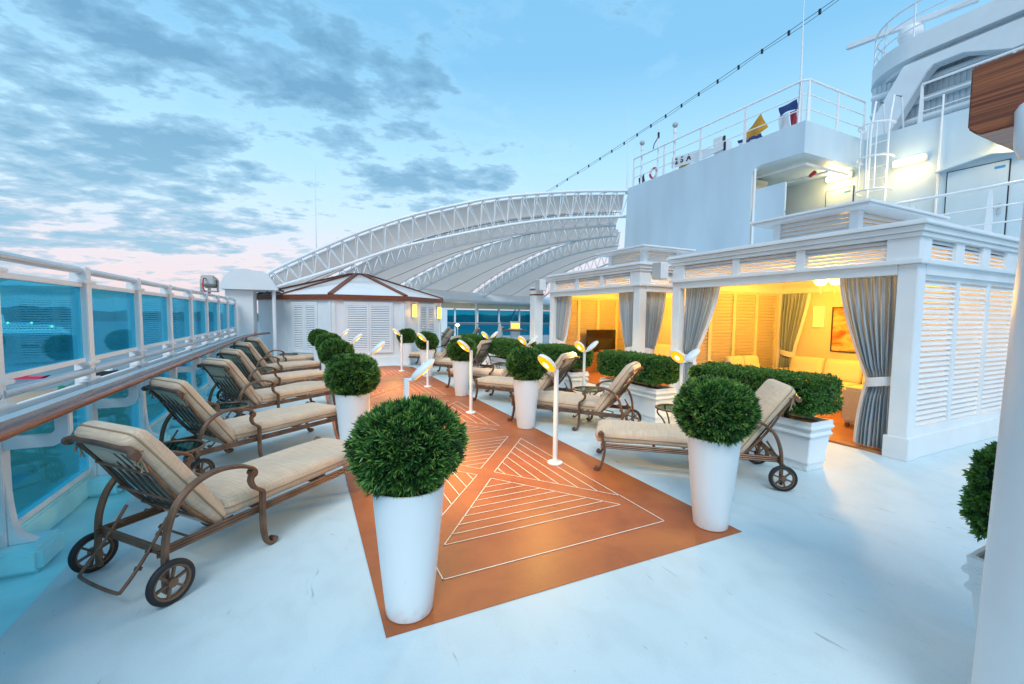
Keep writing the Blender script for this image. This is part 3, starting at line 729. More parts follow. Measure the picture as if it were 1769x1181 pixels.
def hedge_foliage(seed, lx, ly, lz, dens=1300):
    g = random.Random(seed); mbx = MB(); mbx.col = []
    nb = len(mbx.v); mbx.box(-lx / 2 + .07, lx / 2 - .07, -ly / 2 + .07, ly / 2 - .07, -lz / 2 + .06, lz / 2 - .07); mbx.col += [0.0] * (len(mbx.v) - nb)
    area = 2 * (lx * ly + lx * lz + ly * lz); n_t = int(area * dens * .9)
    lum = [(Vector((g.uniform(-lx, lx) / 2, g.uniform(-ly, ly) / 2, g.uniform(-lz, lz) / 2)), g.uniform(-.035, .03)) for _ in range(int(30 * area))]
    for i in range(n_t):
        r_ = g.uniform(0, area / 2); s = g.choice((-1, 1))
        if r_ < lx * ly: q = Vector((g.uniform(-1, 1), g.uniform(-1, 1), s)); nrm = Vector((0, 0, s))
        elif r_ < lx * ly + lx * lz: q = Vector((g.uniform(-1, 1), s, g.uniform(-1, 1))); nrm = Vector((0, s, 0))
        else: q = Vector((s, g.uniform(-1, 1), g.uniform(-1, 1))); nrm = Vector((s, 0, 0))
        p = Vector((q.x * lx / 2, q.y * ly / 2, q.z * lz / 2)); rr_ = .13
        c = Vector((max(-lx / 2 + rr_, min(lx / 2 - rr_, p.x)), max(-ly / 2 + rr_, min(ly / 2 - rr_, p.y)), max(-lz / 2 + rr_, min(lz / 2 - rr_, p.z))))
        d = (p - c); nrm = d.normalized() if d.length > 1e-6 else nrm; p = c + nrm * rr_
        off = sum(a * max(0, 1 - (p - o).length / .14) for o, a in lum)
        p = p + nrm * (off + g.uniform(-.05, .005))
        axis = (nrm + rnd_dir(g) * .6).normalized(); cl = g.uniform(0, .3)
        for j in range(7):
            dd = (axis + rnd_dir(g) * .9).normalized()
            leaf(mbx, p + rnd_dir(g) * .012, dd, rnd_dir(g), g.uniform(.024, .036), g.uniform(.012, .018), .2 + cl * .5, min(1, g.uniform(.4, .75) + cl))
    return mbx.mesh('hedge', M['boxleaf'], None, recalc=False)

def make_pot(seed):
    t = thing('potted_topiary', '', 'potted plant')
    p = MB(); p.lathe([(.118, 0), (.134, .006), (.137, .02), (.165, .30), (.193, .60), (.205, .745), (.206, .76), (.198, .763), (.192, .745), (.188, .70)], n=48, cap=True); part('pot', p, 'pot', t, 45)
    p = MB(); p.lathe([(.001, .708), (.188, .708), (.188, .715), (.001, .715)], n=24); part('soil', p, 'soil', t)
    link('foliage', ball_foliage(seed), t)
    p = MB(); p.cyl((0, 0, .71), (0, 0, .92), .016, 8); part('trunk', p, 'bark', t)
    return t
pa, pb = make_pot(11), make_pot(23)
POTS = [(.53, 2.46, 'round topiary in tall white pot nearest the camera, left front corner of the walkway'),
        (3.05, 2.44, 'round topiary in tall white pot on the right front corner of the orange walkway'),
        (.52, 5.62, 'second topiary pot in the left row, right behind the foot of the second lounger'),
        (3.08, 5.86, 'second topiary pot in the right row, beside the nearest standing single lamp'),
        (.53, 8.7, 'third topiary pot in the left row, half hidden behind the second'),
        (3.03, 8.76, 'third topiary pot in the right row of the walkway'),
        (.53, 11.7, 'fourth topiary pot in the left row, mostly hidden'),
        (3.07, 11.84, 'fourth topiary pot in the right row of the walkway'),
        (.40, 14.2, 'farthest topiary in the left row, against the louvred pavilion'),
        (3.13, 14.75, 'farthest topiary in the right row, against the white pavilion wall')]
used = set()
for i, (x, y, lb) in enumerate(POTS):
    pr_ = (pa, pb)[(i // 2 + i) % 2]; place(pr_, pr_ not in used, (x, y, .004), R.uniform(0, 6.28), lb, 'topiary pots along both edges of the walkway'); used.add(pr_)

# ------------------------------------------------------------------ trough planters with clipped hedges
def planter(y0, y1, xc, seed, lb, wx=.42, h=.58, group='white trough planters before the cabanas', hz_=1.08, hw=.62):
    yc = (y0 + y1) / 2; ly = y1 - y0
    t = thing('hedge_planter', lb, 'planter', (xc, yc, 0), 0, group)
    p = MB()
    def sect(k, zz): a, b = wx / 2 * k, (ly / 2 - wx / 2) + wx / 2 * k; return [(-a, -b, zz), (a, -b, zz), (a, b, zz), (-a, b, zz)]
    rings = [sect(k, zz) for k, zz in ((.74, 0), (.775, .085), (.83, .09), (.84, .115), (.80, .13), (.92, .40), (1.01, .405), (1.03, .43), (.955, .445), (.97, .485), (1.06, .49), (1.08, .515), (1.0, .53), (1.02, h), (.88, h), (.86, h - .06))]
    p.ring(rings, True); part('trough', p, 'pot', t, bevel=.006)
    p = MB(); a = wx / 2 * .84; b = ly / 2 - wx * .06 - .02; p.box(-a, a, -b, b, h - .058, h - .045); part('soil', p, 'soil', t)
    lz = hz_ - .66
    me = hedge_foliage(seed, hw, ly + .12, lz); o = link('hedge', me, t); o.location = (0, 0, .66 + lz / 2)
    n = max(1, int(ly / .55))
    for k in range(n):
        yy = -ly / 2 + ly * (k + .5) / n if n > 1 else 0
        p = MB(); p.tube([(0, yy, h - .06), (.01, yy + .01, .66), (0, yy, .8)], .026, 8); part('trunk', p, 'bark', t, 60)
    return t
planter(2.80, 4.42, 5.27, 1, 'nearest white trough planter with clipped hedge, beside the open cabana')
planter(5.15, 6.60, 5.27, 2, 'white trough planter with clipped hedge behind the second right lounger')
planter(7.35, 8.75, 5.12, 3, 'white trough planter with hedge left of the twin lamp, before the far cabana')
planter(9.45, 11.3, 4.95, 4, 'white trough planter with hedge fourth from the camera')
planter(12.2, 13.9, 4.95, 5, 'farthest white trough planter with hedge, towards the pool deck')
planter(.44, .88, 3.18, 6, 'square white planter with bushy shrub at the right edge behind the pillar', .44, .58, None, 1.13, .42)

# ------------------------------------------------------------------ deck lamps
AMB = (1, .56, .13)
def head(parent, sgn, zz, yaw=0):
    c45 = math.cos(rad(43)); s45 = math.sin(rad(43))
    cy, sy_ = math.cos(rad(yaw)), -math.sin(rad(yaw)); hx_ = Vector((sgn * cy, sy_, 0))
    u = hx_ * c45 + Vector((0, 0, s45)); n = hx_ * s45 + Vector((0, 0, -c45)); v = Vector((-hx_.y, hx_.x, 0))  # n = face the lens looks along
    def ell(off, a, b, nseg=28): return [hx_ * .05 + Vector((0, 0, zz)) + u * (.150 + .88 * a * math.cos(2 * PI * k / nseg)) + v * (.84 * b * math.sin(2 * PI * k / nseg)) + n * off for k in range(nseg)]
    p = MB(); p.ring([ell(-.045, .07, .05), ell(-.04, .12, .085), ell(-.024, .158, .112), ell(-.004, .17, .122), ell(.012, .168, .12), ell(.012, .155, .108)], True)
    p.tube([Vector((0, 0, zz)), hx_ * .045 + Vector((0, 0, zz + .005)), hx_ * .05 + Vector((0, 0, zz)) + u * .04 - n * .015], [.02, .02, .022], 10)
    h = part('lamp_head', p, 'white_metal', parent, 45)
    p = MB(); p.ring([ell(.0125, .156, .109), ell(.022, .135, .092), ell(.029, .08, .055)], True); part('lens', p, 'lens_amber', h, 60)
    p = MB(); p.ring([ell(.0295, .055, .038), ell(.034, .038, .026)], True); part('bulb_glow', p, 'lens_hot', h, 60)
    pos = hx_ * .05 + Vector((0, 0, zz)) + u * .165 + n * .06
    return pos, n
def make_lamp(zz, sides, nm):
    t = thing('deck_lamp', '', 'lamp')
    p = MB(); p.lathe([(.001, 0), (.088, 0), (.09, .004), (.09, .016), (.086, .02), (.001, .02)], n=28); part('base_plate', p, 'white_metal', t, 45)
    p = MB(); p.cyl((0, 0, .02), (0, 0, zz + .018), .028, 18); part('post', p, 'white_metal', t, 45)
    for s in sides:
        pos, n = head(t, s, zz, 20 if len(sides) == 2 else 0)
        lamp('lamp_light', 'SPOT', pos, 62 if len(sides) == 1 else 36, AMB, .06, t, n, 165)
    return t
lp = make_lamp(1.095, (-1,), 's'); first = True
names = ('nearest', 'second nearest', 'third', 'farthest')
for k, y in enumerate((4.27, 7.13, 10.12, 13.2)):
    place(lp, first, (2.64, y, .004), rad(15), 'white single-headed lamp on the right side of the walkway, %s of its row' % names[k], 'lamps with one amber head along the walkway'); first = False
for k, y in enumerate((4.22, 7.13, 10.12, 13.2)):
    place(lp, False, (.89, y, .004), PI - rad(15), 'white single-headed lamp on the left side of the walkway, %s of its row' % names[k], 'lamps with one amber head along the walkway')
lp2 = make_lamp(1.05, (-1, 1), 'd'); first = True
for x, y, lb in ((5.2, 4.78, 'white twin-headed lamp nearest the open cabana, between two hedges'), (4.93, 6.95, 'white twin-headed lamp second in the row before the far cabana'), (4.78, 9.1, 'white twin-headed lamp third in the row between hedges'), (4.9, 11.75, 'white twin-headed lamp farthest in the row between hedges')):
    place(lp2, first, (x, y, 0), 0, lb, 'lamps with two leaf-like heads between planters'); first = False

# ------------------------------------------------------------------ louvre helper: panel of slats in the plane O + a*U + z
def slats(mbx, O, U, Nn, a0, a1, z0, z1, n, th=.010, tilt=31, wfac=1.06):
    U = Vector(U); Nn = Vector(Nn); O = Vector(O); h = (z1 - z0) / n
    t = rad(tilt); d = (Vector((0, 0, 1)) * math.cos(t) + Nn * math.sin(t)).normalized(); e = U.cross(d).normalized()
    for k in range(n):
        mbx.obox(O + U * ((a0 + a1) / 2) + Vector((0, 0, z0 + h * (k + .5))), U, d, e, (a1 - a0) / 2, h * wfac / 2, th / 2)

# ------------------------------------------------------------------ cabanas
WARM = (1, .47, .035)
def cabana(y0, y1, lb, near_open, seed):
    x0, x1 = 6.65, 10.05
    t = thing('cabana', lb, 'cabana', ((x0 + x1) / 2, (y0 + y1) / 2, 0), 0, 'white louvred cabanas')
    W = dict(world=True)
    # floor
    p = MB(); p.box(x0 + .02, x1 - .02, y0 + .02, y1 - .02, .0, .03); part('floor', p, 'teak', t, **W)
    ps = .20
    for px, py in ((x0, y0), (x0, y1 - ps), (x1 - ps, y0), (x1 - ps, y1 - ps)):
        p = MB(); p.box(px, px + ps, py, py + ps, .0, 2.42); part('post', p, 'white', t, bevel=.008, **W)
        p = MB(); p.box(px - .03, px + ps + .03, py - .03, py + ps + .03, 0, .28); part('plinth', p, 'white', t, bevel=.006, **W)
    p = MB(); e = .003
    p.box(x0 - e, x0 + ps - .02, y0 + ps, y1 - ps, 2.30, 2.421); p.box(x1 - ps + .02, x1 + e, y0 + ps, y1 - ps, 2.30, 2.421); p.box(x0 + ps, x1 - ps, y0 - e, y0 + ps - .02, 2.30, 2.421); p.box(x0 + ps, x1 - ps, y1 - ps + .02, y1 + e, 2.30, 2.421)
    part('beam', p, 'white', t, **W)
    p = MB(); o = .05
    p.box(x0 - o, x0 + .12, y0 - o, y1 + o, 2.42, 2.475); p.box(x1 - .12, x1 + o, y0 - o, y1 + o, 2.42, 2.475); p.box(x0 + .12, x1 - .12, y0 - o, y0 + .12, 2.42, 2.475); p.box(x0 + .12, x1 - .12, y1 - .12, y1 + o, 2.42, 2.475)
    part('ledge', p, 'white', t, bevel=.006, **W)
    # frieze: corner blocks, muntins, slats
    sl_ = MB()
    class FZ:
        def box(self, *a): part('frieze_block', MB().box(*a), 'white', t, bevel=.004, **W)
    fz = FZ()
    L_ = y1 - y0
    fb = [0, .33, 1.32, 1.45, 2.39, 2.52, L_ - .28, L_]
    for a, b in ((0, 1), (2, 3), (4, 5), (6, 7)): fz.box(x0, x0 + .10, y0 + fb[a] + (.001 if a else 0), y0 + fb[b], 2.475, 2.745)
    for a, b in ((1, 2), (3, 4), (5, 6)): slats(sl_, (x0 + .05, y0, 0), (0, 1, 0), (1, 0, 0), fb[a], fb[b], 2.485, 2.74, 5, .010, 36, .95)
    Lx = x1 - x0; fb = [.0, .31, .98, 1.21, 1.78, 2.02, 2.60, Lx]
    for a, b in ((0, 1), (2, 3), (4, 5), (6, 7)): fz.box(x0 + (fb[a] if a else .1005), x0 + fb[b], y0 + .0, y0 + .10, 2.475, 2.7448)
    for a, b in ((1, 2), (3, 4), (5, 6)): slats(sl_, (x0, y0 + .05, 0), (1, 0, 0), (0, 1, 0), fb[a], fb[b], 2.485, 2.74, 5, .010, 36, .95)
    fz.box(x1 - .1, x1, y0 + .1005, y1 - .1, 2.475, 2.745); fz.box(x0 + .1005, x1, y1 - .1, y1, 2.475, 2.745)
    part('frieze_louvres', sl_, 'white', t, **W)
    p = MB()
    for o, za, zb in ((.03, 2.745, 2.80), (.06, 2.802, 2.875), (.10, 2.877, 2.905), (.075, 2.907, 2.94)): p.box(x0 - o, x1 + o, y0 - o, y1 + o, za, zb)
    part('cornice', p, 'white', t, bevel=.005, **W)
    p = MB(); p.box(x0 + .1, x1 - .1, y0 + .1, y1 - .1, 2.66, 2.70); part('ceiling', p, 'cab_in', t, **W)
    # roof lantern
    xc0, xc1, yc0, yc1 = 7.15, 9.0, y0 + .9, y0 + 2.15
    if near_open: xc0, xc1, yc0, yc1 = 7.15, 8.3, y0 + .45, y0 + 1.75
    p = MB()
    for px in (xc0, xc1 - .12):
        for py in (yc0, yc1 - .12): p.box(px, px + .12, py, py + .12, 2.94, 3.30)
    p.box(xc0 + .12, xc1 - .12, yc0 + .06, yc1 - .06, 2.94, 2.99)
    slats(p, (xc0 + .05, yc0, 0), (0, 1, 0), (1, 0, 0), .12, yc1 - yc0 - .12, 2.96, 3.29, 5); slats(p, (xc0, yc0 + .05, 0), (1, 0, 0), (0, 1, 0), .12, xc1 - xc0 - .12, 2.96, 3.29, 5)
    p.box(xc0 + .12, xc1 - .12, yc1 - .08, yc1 - .04, 2.95, 3.3); p.box(xc1 - .08, xc1 - .04, yc0 + .12, yc1 - .12, 2.95, 3.3)
    part('roof_lantern', p, 'white', t, **W)
    p = MB(); p.box(xc0 - .22, xc1 + .22, yc0 - .22, yc1 + .22, 3.30, 3.335); p.box(xc0 - .25, xc1 + .25, yc0 - .25, yc1 + .25, 3.337, 3.375)
    part('lantern_cap', p, 'white', t, bevel=.005, **W)
    lamp('lantern_fill', 'POINT', ((xc0 + xc1) / 2, (yc0 + yc1) / 2, 3.14), 3.5, WARM, .1)  # added light, no lamp here: imitates cabana light leaking up into the lantern
    # solid / louvred walls
    def lwall(nm, O, U, Nn, a0, a1, bays, z0, z1, n, m_):
        p = MB(); O = Vector(O); U = Vector(U); Nn = Vector(Nn); s = .09
        w_ = (a1 - a0 - s * (bays + 1)) / bays
        for k in range(bays + 1): p.obox(O + U * (a0 + s / 2 + k * (w_ + s)) + Vector((0, 0, (z0 + z1) / 2)), U, Nn, (0, 0, 1), s / 2, .035, (z1 - z0) / 2)
        for k in range(bays):
            c = O + U * (a0 + s + w_ / 2 + k * (w_ + s))
            p.obox(c + Vector((0, 0, z0 + .05)), U, Nn, (0, 0, 1), w_ / 2, .034, .05); p.obox(c + Vector((0, 0, z1 - .03)), U, Nn, (0, 0, 1), w_ / 2, .034, .03)
            slats(p, O, U, Nn, a0 + s + k * (w_ + s), a0 + s + w_ + k * (w_ + s), z0 + .10, z1 - .06, n, .010, 33, .99)
        return part(nm, p, m_, t, **W)
    if not near_open:
        lwall('louvre_wall', (x0, y0 + .07, 0), (1, 0, 0), (0, 1, 0), .2, Lx - .2, 3, .28, 2.30, 27, 'white')
        p = MB(); p.box(x0 + .2, x1 - .2, y0 - .01, y0 + .10, 0, .279); part('base_board', p, 'white', t, bevel=.006, **W)
    # far wall (seen through the front opening)
    lwall('louvre_wall', (x0, y1 - .10, 0), (1, 0, 0), (0, -1, 0), .2, Lx - .2, 4, .05, 2.30, 30, 'cab_in')
    p = MB(); p.box(x0 + .2, x1 - .2, y1 - .05, y1 - .03, .03, 2.30); part('wall_lining', p, 'cab_in', t, **W)
    # rear wall
    p = MB(); p.box(x1 - .12, x1 - .03, y0 + .2, y1 - .2, .03, 2.30); part('rear_wall', p, 'cab_in', t, **W)
    return t
cab1 = cabana(2.58, 6.42, 'nearer white cabana with louvred side wall and lit amber interior behind parted curtains', False, 1)
cab2 = cabana(7.35, 11.2, 'farther white cabana with a curtained side and a black television inside', True, 2)

# curtains
def curtain(name, O, U, z1, z0, w_top, w_tie, zt, tie_at, w_bot, lb, pleats=9, depth=(.045), nrm=None, tie=True, group='striped curtains tied back at the cabanas'):
    U = Vector(U); O = Vector(O); Nn = Vector(nrm) if nrm else Vector((-U.y, U.x, 0))
    t = thing(name, lb, 'curtain', tuple(O) , 0, group)
    g = random.Random(hash(lb) % 1000); ph_ = [g.uniform(0, 6) for _ in range(4)]
    def f(u, v):
        zz = z1 + (z0 - z1) * v; tv = (z1 - zt) / (z1 - z0)
        if v < tv:
            s = (v / tv); k = s ** 1.7; a = 0 + (tie_at - 0) * k; b = w_top + (tie_at + w_tie - w_top) * (s ** 1.35)
        else:
            s = (v - tv) / (1 - tv); k = 1 - (1 - s) ** 2; a = tie_at * (1 - .7 * k); b = tie_at + w_tie + (w_bot - w_tie - tie_at * .3) * k
        x = a + (b - a) * u
        amp = depth * (.55 + .6 * min(1, v * 4)) * (.55 if abs(v - tv) < .06 else 1)
        dd = amp * math.sin(2 * PI * pleats * u + ph_[0] + .5 * math.sin(3 * v + ph_[1])) + .012 * math.sin(2 * PI * pleats * 2.3 * u + ph_[2] + 2 * v)
        return U * x + Nn * dd + Vector((0, 0, zz - O.z))
    p = MB(); p.grid(f, 110, 36, True)
    o = link('cloth', p.mesh('cloth', M['curtain'], 80, recalc=False), t)
    # white leading edge lining
    p = MB(); p.grid(lambda u, v: f(1, v) + U * (u * .05) - Nn * (.03 * u), 2, 36); link('lining', p.mesh('lining', M['tie'], 80, recalc=False), t)
    if tie:
        c = U * (tie_at + w_tie / 2) + Vector((0, 0, zt - O.z)); p = MB(); n = 24; rings = []
        for k in range(n):
            q = 2 * PI * k / n; d = U * ((w_tie / 2 + .025) * math.cos(q)) + Nn * (.075 * math.sin(q)); sl = .12 * math.cos(q)
            rings.append([c + d + Vector((0, 0, -.06 - sl * w_tie)), c + d * 1.05 + Vector((0, 0, 0 - sl * w_tie)), c + d + Vector((0, 0, .06 - sl * w_tie)), c + d * .96 + Vector((0, 0, -sl * w_tie))])
        p.ring(rings, False, True); part('tieback', p, 'tie', t, 60)
    return t
XC = 6.78
curtain('curtain', (XC, 2.80, 0), (0, 1, 0), 2.31, .05, .64, .24, .93, .03, .36, 'long blue-grey striped curtain tied with white band at the near end of the open cabana', 8, .05, (-1, 0, 0))
curtain('curtain', (XC, 6.20, 0), (0, -1, 0), 2.31, .05, .72, .22, .95, .03, .34, 'blue-grey striped curtain at the far end of the open cabana, behind the twin lamp', 8, .05, (-1, 0, 0))
curtain('curtain', (XC, 7.58, 0), (0, 1, 0), 2.31, .05, .62, .30, .98, .02, .36, 'blue-grey striped curtain right of the television on the front of the far cabana', 8, .045, (-1, 0, 0))
curtain('curtain', (XC, 10.98, 0), (0, -1, 0), 2.31, .05, .62, .30, .98, .02, .36, 'blue-grey striped curtain at the farthest front end of the far cabana', 8, .045, (-1, 0, 0))
curtain('curtain', (6.90, 7.47, 0), (1, 0, 0), 2.31, .05, .60, .26, .96, .03, .36, 'blue-grey striped curtain on the side opening of the far cabana', 8, .045, (0, -1, 0))
curtain('curtain', (9.86, 6.22, 0), (0, -1, 0), 2.29, .05, .56, .26, .95, .03, .4, 'curtain lit amber by the rear wall inside the open cabana', 7, .045, (-1, 0, 0))

# cabana furniture and lights
def picture(x, ya, yb, za, zb, lb):
    t = thing('picture', lb, 'picture', (x, (ya + yb) / 2, (za + zb) / 2)); p = MB()
    w_ = .022
    p.box(x - .03, x, ya, ya + w_, za, zb); p.box(x - .03, x, yb - w_, yb, za, zb); p.box(x - .03, x, ya + w_, yb - w_, za, za + w_); p.box(x - .03, x, ya + w_, yb - w_, zb - w_, zb)
    part('frame', p, 'dark', t, world=True); p = MB(); p.box(x - .016, x - .001, ya + w_, yb - w_, za + w_, zb - w_); part('canvas', p, 'painting', t, world=True)
picture(9.93, 4.2, 5.20, 1.06, 1.98, 'framed orange and brown picture on the rear wall of the open cabana')
picture(9.93, 8.05, 9.25, .98, 1.86, 'large orange picture seen through the side opening of the far cabana')
def sconce(loc, d, lb, w_=.19, h_=.42, group='lit amber wall sconces'):
    d = Vector(d); s = Vector((-d.y, d.x, 0)); t = thing('wall_sconce', lb, 'wall lamp', loc, 0, group)
    p = MB(); p.obox(d * .015, s, d, (0, 0, 1), w_ / 2 + .02, .015, h_ / 2 + .02); part('back_plate', p, 'white_metal', t)
    p = MB(); ring = [[s * (w_ / 2 * math.cos(q)) + d * (.03 + .09 * math.sin(q)) + Vector((0, 0, zz)) for q in [PI * k / 10 for k in range(11)]] for zz in (-h_ / 2, h_ / 2)]
    p.ring(ring); part('shade', p, 'sconce_glow', t, 50); return t
sconce((9.93, 5.46, 1.78), (-1, 0, 0), 'lit amber wall sconce beside the picture in the open cabana')
def sofa(loc, rz, w_, lb, group=None):
    t = thing('sofa', lb, 'sofa', loc, rz, group)
    p = MB(); p.box(-w_ / 2 + .03, w_ / 2 - .03, -.41, .40, .07, .34); p.box(-w_ / 2 + .12, w_ / 2 - .12, .26, .42, .34, .70); part('base', p, 'sofa', t, bevel=.03)
    for s in (-1, 1):
        p = MB(); a, b = sorted((s * w_ / 2, s * (w_ / 2 - .16))); p.box(a, b, -.43, .43, .05, .62); part('arm', p, 'sofa', t, bevel=.04)
    n = max(1, round(w_ / .8)); cw = (w_ - .34) / n
    for k in range(n):
        me = rbox(cw - .01, .64, .14, .05, 8, 8, 3, .02).mesh('seat_cushion', M['sofa_cushion'], 70); weld(me); o = link('seat_cushion', me, t); o.location = (-w_ / 2 + .17 + cw * (k + .5), -.08, .41)
        me = rbox(cw - .01, .46, .16, .06, 8, 8, 3, .03).mesh('back_cushion', M['sofa_cushion'], 70); weld(me); o = link('back_cushion', me, t); o.location = (-w_ / 2 + .17 + cw * (k + .5), .20, .68); o.rotation_euler = (rad(76), 0, 0)
    for sx_ in (-1, 1):
        for sy in (-1, 1):
            p = MB(); p.box(sx_ * (w_ / 2 - .08) - .025, sx_ * (w_ / 2 - .08) + .025, sy * .36 - .025, sy * .36 + .025, 0, .06); part('foot', p, 'tablewood', t)
    return t
sofa((9.35, 4.75, .03), -PI / 2, 2.4, 'long wicker sofa with pale cushions along the rear wall of the open cabana')
sofa((8.35, 5.85, .03), 0, 1.3, 'wicker loveseat with its back to the louvred end wall of the open cabana')
sofa((8.25, 3.45, .03), PI, .95, 'wicker armchair near the front curtain inside the open cabana')
sofa((9.3, 9.1, .03), -PI / 2, 2.0, 'wicker sofa under the orange picture in the far cabana')
t = thing('round_table', 'low round wooden table between the seats in the open cabana', 'table', (7.75, 4.55, .03))
p = MB(); p.lathe([(.001, .43), (.26, .43), (.27, .445), (.26, .46), (.001, .46)], n=28); part('table_top', p, 'tablewood', t, 45)
p = MB(); p.lathe([(.18, 0), (.17, .02), (.03, .05), (.025, .43)], n=16); part('pedestal', p, 'tablewood', t, 45)
t = thing('television', 'flat black television on a low stand against the far cabana end wall', 'television', (8.32, 10.85, .03))
p = MB(); p.box(-.55, .55, -.02, .03, .66, 1.29); part('case', p, 'dark', t, bevel=.008)
p = MB(); p.box(-.53, .53, -.024, -.021, .69, 1.27); part('screen', p, 'screen', t)
p = MB(); p.box(-.7, .7, -.22, .2, .0, .60); p.box(-.1, .1, -.05, .05, .60, .67); part('stand', p, 'tablewood', t, bevel=.01)
t = thing('ceiling_lamp', 'lit glass ceiling lamp with two bowls hanging at the front of the open cabana', 'ceiling lamp', (8.4, 4.5, 2.66))
for yy in (-.12, .12):
    p = MB(); p.lathe([(.01, -.33), (.06, -.32), (.10, -.27), (.115, -.21), (.105, -.21), (.09, -.26), (.01, -.30)], (0, yy, 0), 20, True); part('bowl', p, 'lens_hot', t, 60)
    p = MB(); p.cyl((0, yy, -.44), (0, yy, -.31), .005, 6); p.lathe([(.001, -.47), (.014, -.455), (.001, -.44)], (0, yy, 0), 10); part('pull_chain', p, 'bronze', t)
p = MB(); p.lathe([(.001, -.2), (.10, -.2), (.11, -.14), (.05, -.09), (.03, 0)], n=20); p.box(-.02, .02, -.18, .18, -.2, -.17); part('fitting', p, 'white_metal', t, 50)
WARM = (1, .47, .035)
lamp('cabana_light', 'POINT', (8.3, 4.5, 2.2), 215, WARM, .15); lamp('cabana_light', 'POINT', (8.3, 9.2, 2.2), 200, WARM, .15)
lamp('cabana_light', 'POINT', (9.0, 3.6, 1.5), 14, WARM, .12)

# loudspeakers
def speaker(loc, lb):
    t = thing('loudspeaker', lb, 'loudspeaker', loc, rad(12), 'box loudspeakers on cabana corners')
    p = MB(); p.box(-.16, .10, -.11, .11, -.17, .17); part('cabinet', p, 'white_metal', t, bevel=.02)
    p = MB(); p.box(-.168, -.161, -.095, .095, -.155, .155); part('grille', p, 'grey', t)
    p = MB(); p.tube(catmull([(.10, 0, .05), (.16, -.04, .10), (.2, .02, .03)]), .008, 6); part('cable', p, 'dark', t); p = MB(); p.box(.10, .17, -.03, .03, -.1, .0); part('wall_bracket', p, 'grey', t)
speaker((6.47, 6.55, 2.66), 'pale box loudspeaker on the far corner of the nearer cabana'); speaker((6.47, 11.4, 2.66), 'pale box loudspeaker on the far corner of the farther cabana')
t = thing('square_column', 'white square column with two brown bands left of the far cabana', 'column', (6.5, 11.75, 0))
p = MB(); p.box(-.15, .15, -.15, .15, 0, 2.62); part('shaft', p, 'white', t, bevel=.01)
p = MB(); p.box(-.16, .16, -.16, .16, 2.36, 2.40); p.box(-.16, .16, -.16, .16, 2.52, 2.56); part('band', p, 'fascia_wood', t)

# ------------------------------------------------------------------ louvred pavilion
pv = thing('deck_pavilion', 'white octagonal pavilion with louvred shutters and brown fascia at the end of the walkway', 'pavilion', (1.9, 17, 0))
fp = [(-1.45, 17.4), (-.62, 16.45), (.78, 15.0), (3.1, 15.0), (4.92, 16.85), (4.92, 19.4), (3.3, 21), (.5, 21), (-1.45, 19.4)]
ZW = 2.22
p = MB(); p.prism(fp, lambda a, b, d: (a, b, d), 0, ZW); part('wall', p, 'white', pv, world=True)
def offs(k): return [(1.9 + (x - 1.9) * k, 18 + (y - 18) * k) for x, y in fp]
p = MB(); o = offs(1.035); i_ = offs(.9)
p.prism(o, lambda a, b, d: (a, b, d), ZW - .03, ZW + .13); part('fascia', p, 'fascia_wood', pv, world=True)
p = MB(); o = offs(1.03); ap = (1.9, 17.6); n = len(o); b = len(p.v)
tp = [(1.9 + (x - 1.9) * .12, 17.6 + (y - 18) * .12) for x, y in fp]
for x, y in o: p.v.append((x, y, ZW + .133))
for x, y in tp: p.v.append((x, y, 3.20))
for i in range(n): p.f.append((i, (i + 1) % n, n + (i + 1) % n, n + i))
p.f.append(tuple(range(n, 2 * n))); part('roof', p, 'white', pv, world=True)
p = MB()
for i in range(n):
    a = Vector((o[i][0], o[i][1], ZW + .15)); c = Vector((tp[i][0], tp[i][1], 3.225)); p.beam(a, c, .16, .05)
part('roof_rib', p, 'fascia_wood', pv, world=True)
p = MB(); p.prism([(x, y) for x, y in tp], lambda a, b, d: (a, b, d), 3.2, 3.26); part('roof_cap', p, 'fascia_wood', pv, world=True)
def facet(a, b): 
    a = Vector(a + (0,)); b = Vector(b + (0,)); u = (b - a).normalized(); return a, u, Vector((u.y, -u.x, 0)), (b - a).length
def shutter(fa, a0, a1, z0, z1, nslat, nm, leaves=2):
    A, U, Nn, ln = fa; p = MB(); s = .06
    def bx(c0, c1, za, zb, d, dep=.02): p.obox(A + U * ((c0 + c1) / 2) + Nn * d + Vector((0, 0, (za + zb) / 2)), U, Nn, (0, 0, 1), (c1 - c0) / 2, dep, (zb - za) / 2)
    bk_ = MB(); bk_.obox(A + U * ((a0 + a1) / 2) + Nn * .004 + Vector((0, 0, (z0 + z1) / 2)), U, Nn, (0, 0, 1), (a1 - a0) / 2, .003, (z1 - z0) / 2); part('shutter_gap_shade', bk_, 'shade_grey', pv, world=True)  # dark sheet imitating the shade seen between the slats
    w_ = (a1 - a0) / leaves
    bx(a0 - .05, a0, z0 - .05, z1 + .05, .02, .03); bx(a1, a1 + .05, z0 - .05, z1 + .05, .02, .03); bx(a0, a1, z1, z1 + .05, .02, .03); bx(a0, a1, z0 - .05, z0, .02, .03)
    for k in range(leaves):
        c0, c1 = a0 + k * w_ + .004, a0 + (k + 1) * w_ - .004
        bx(c0, c0 + s, z0, z1, .025); bx(c1 - s, c1, z0, z1, .025); bx(c0 + s, c1 - s, z0, z0 + .08, .025); bx(c0 + s, c1 - s, z1 - .08, z1, .025)
        slats(p, A + Nn * .03, U, -Nn, c0 + s, c1 - s, z0 + .08, z1 - .08, nslat, .012, 30, .78)
    return part(nm, p, 'white', pv, world=True)
F2, F3, F4 = facet(fp[1], fp[2]), facet(fp[2], fp[3]), facet(fp[3], fp[4])
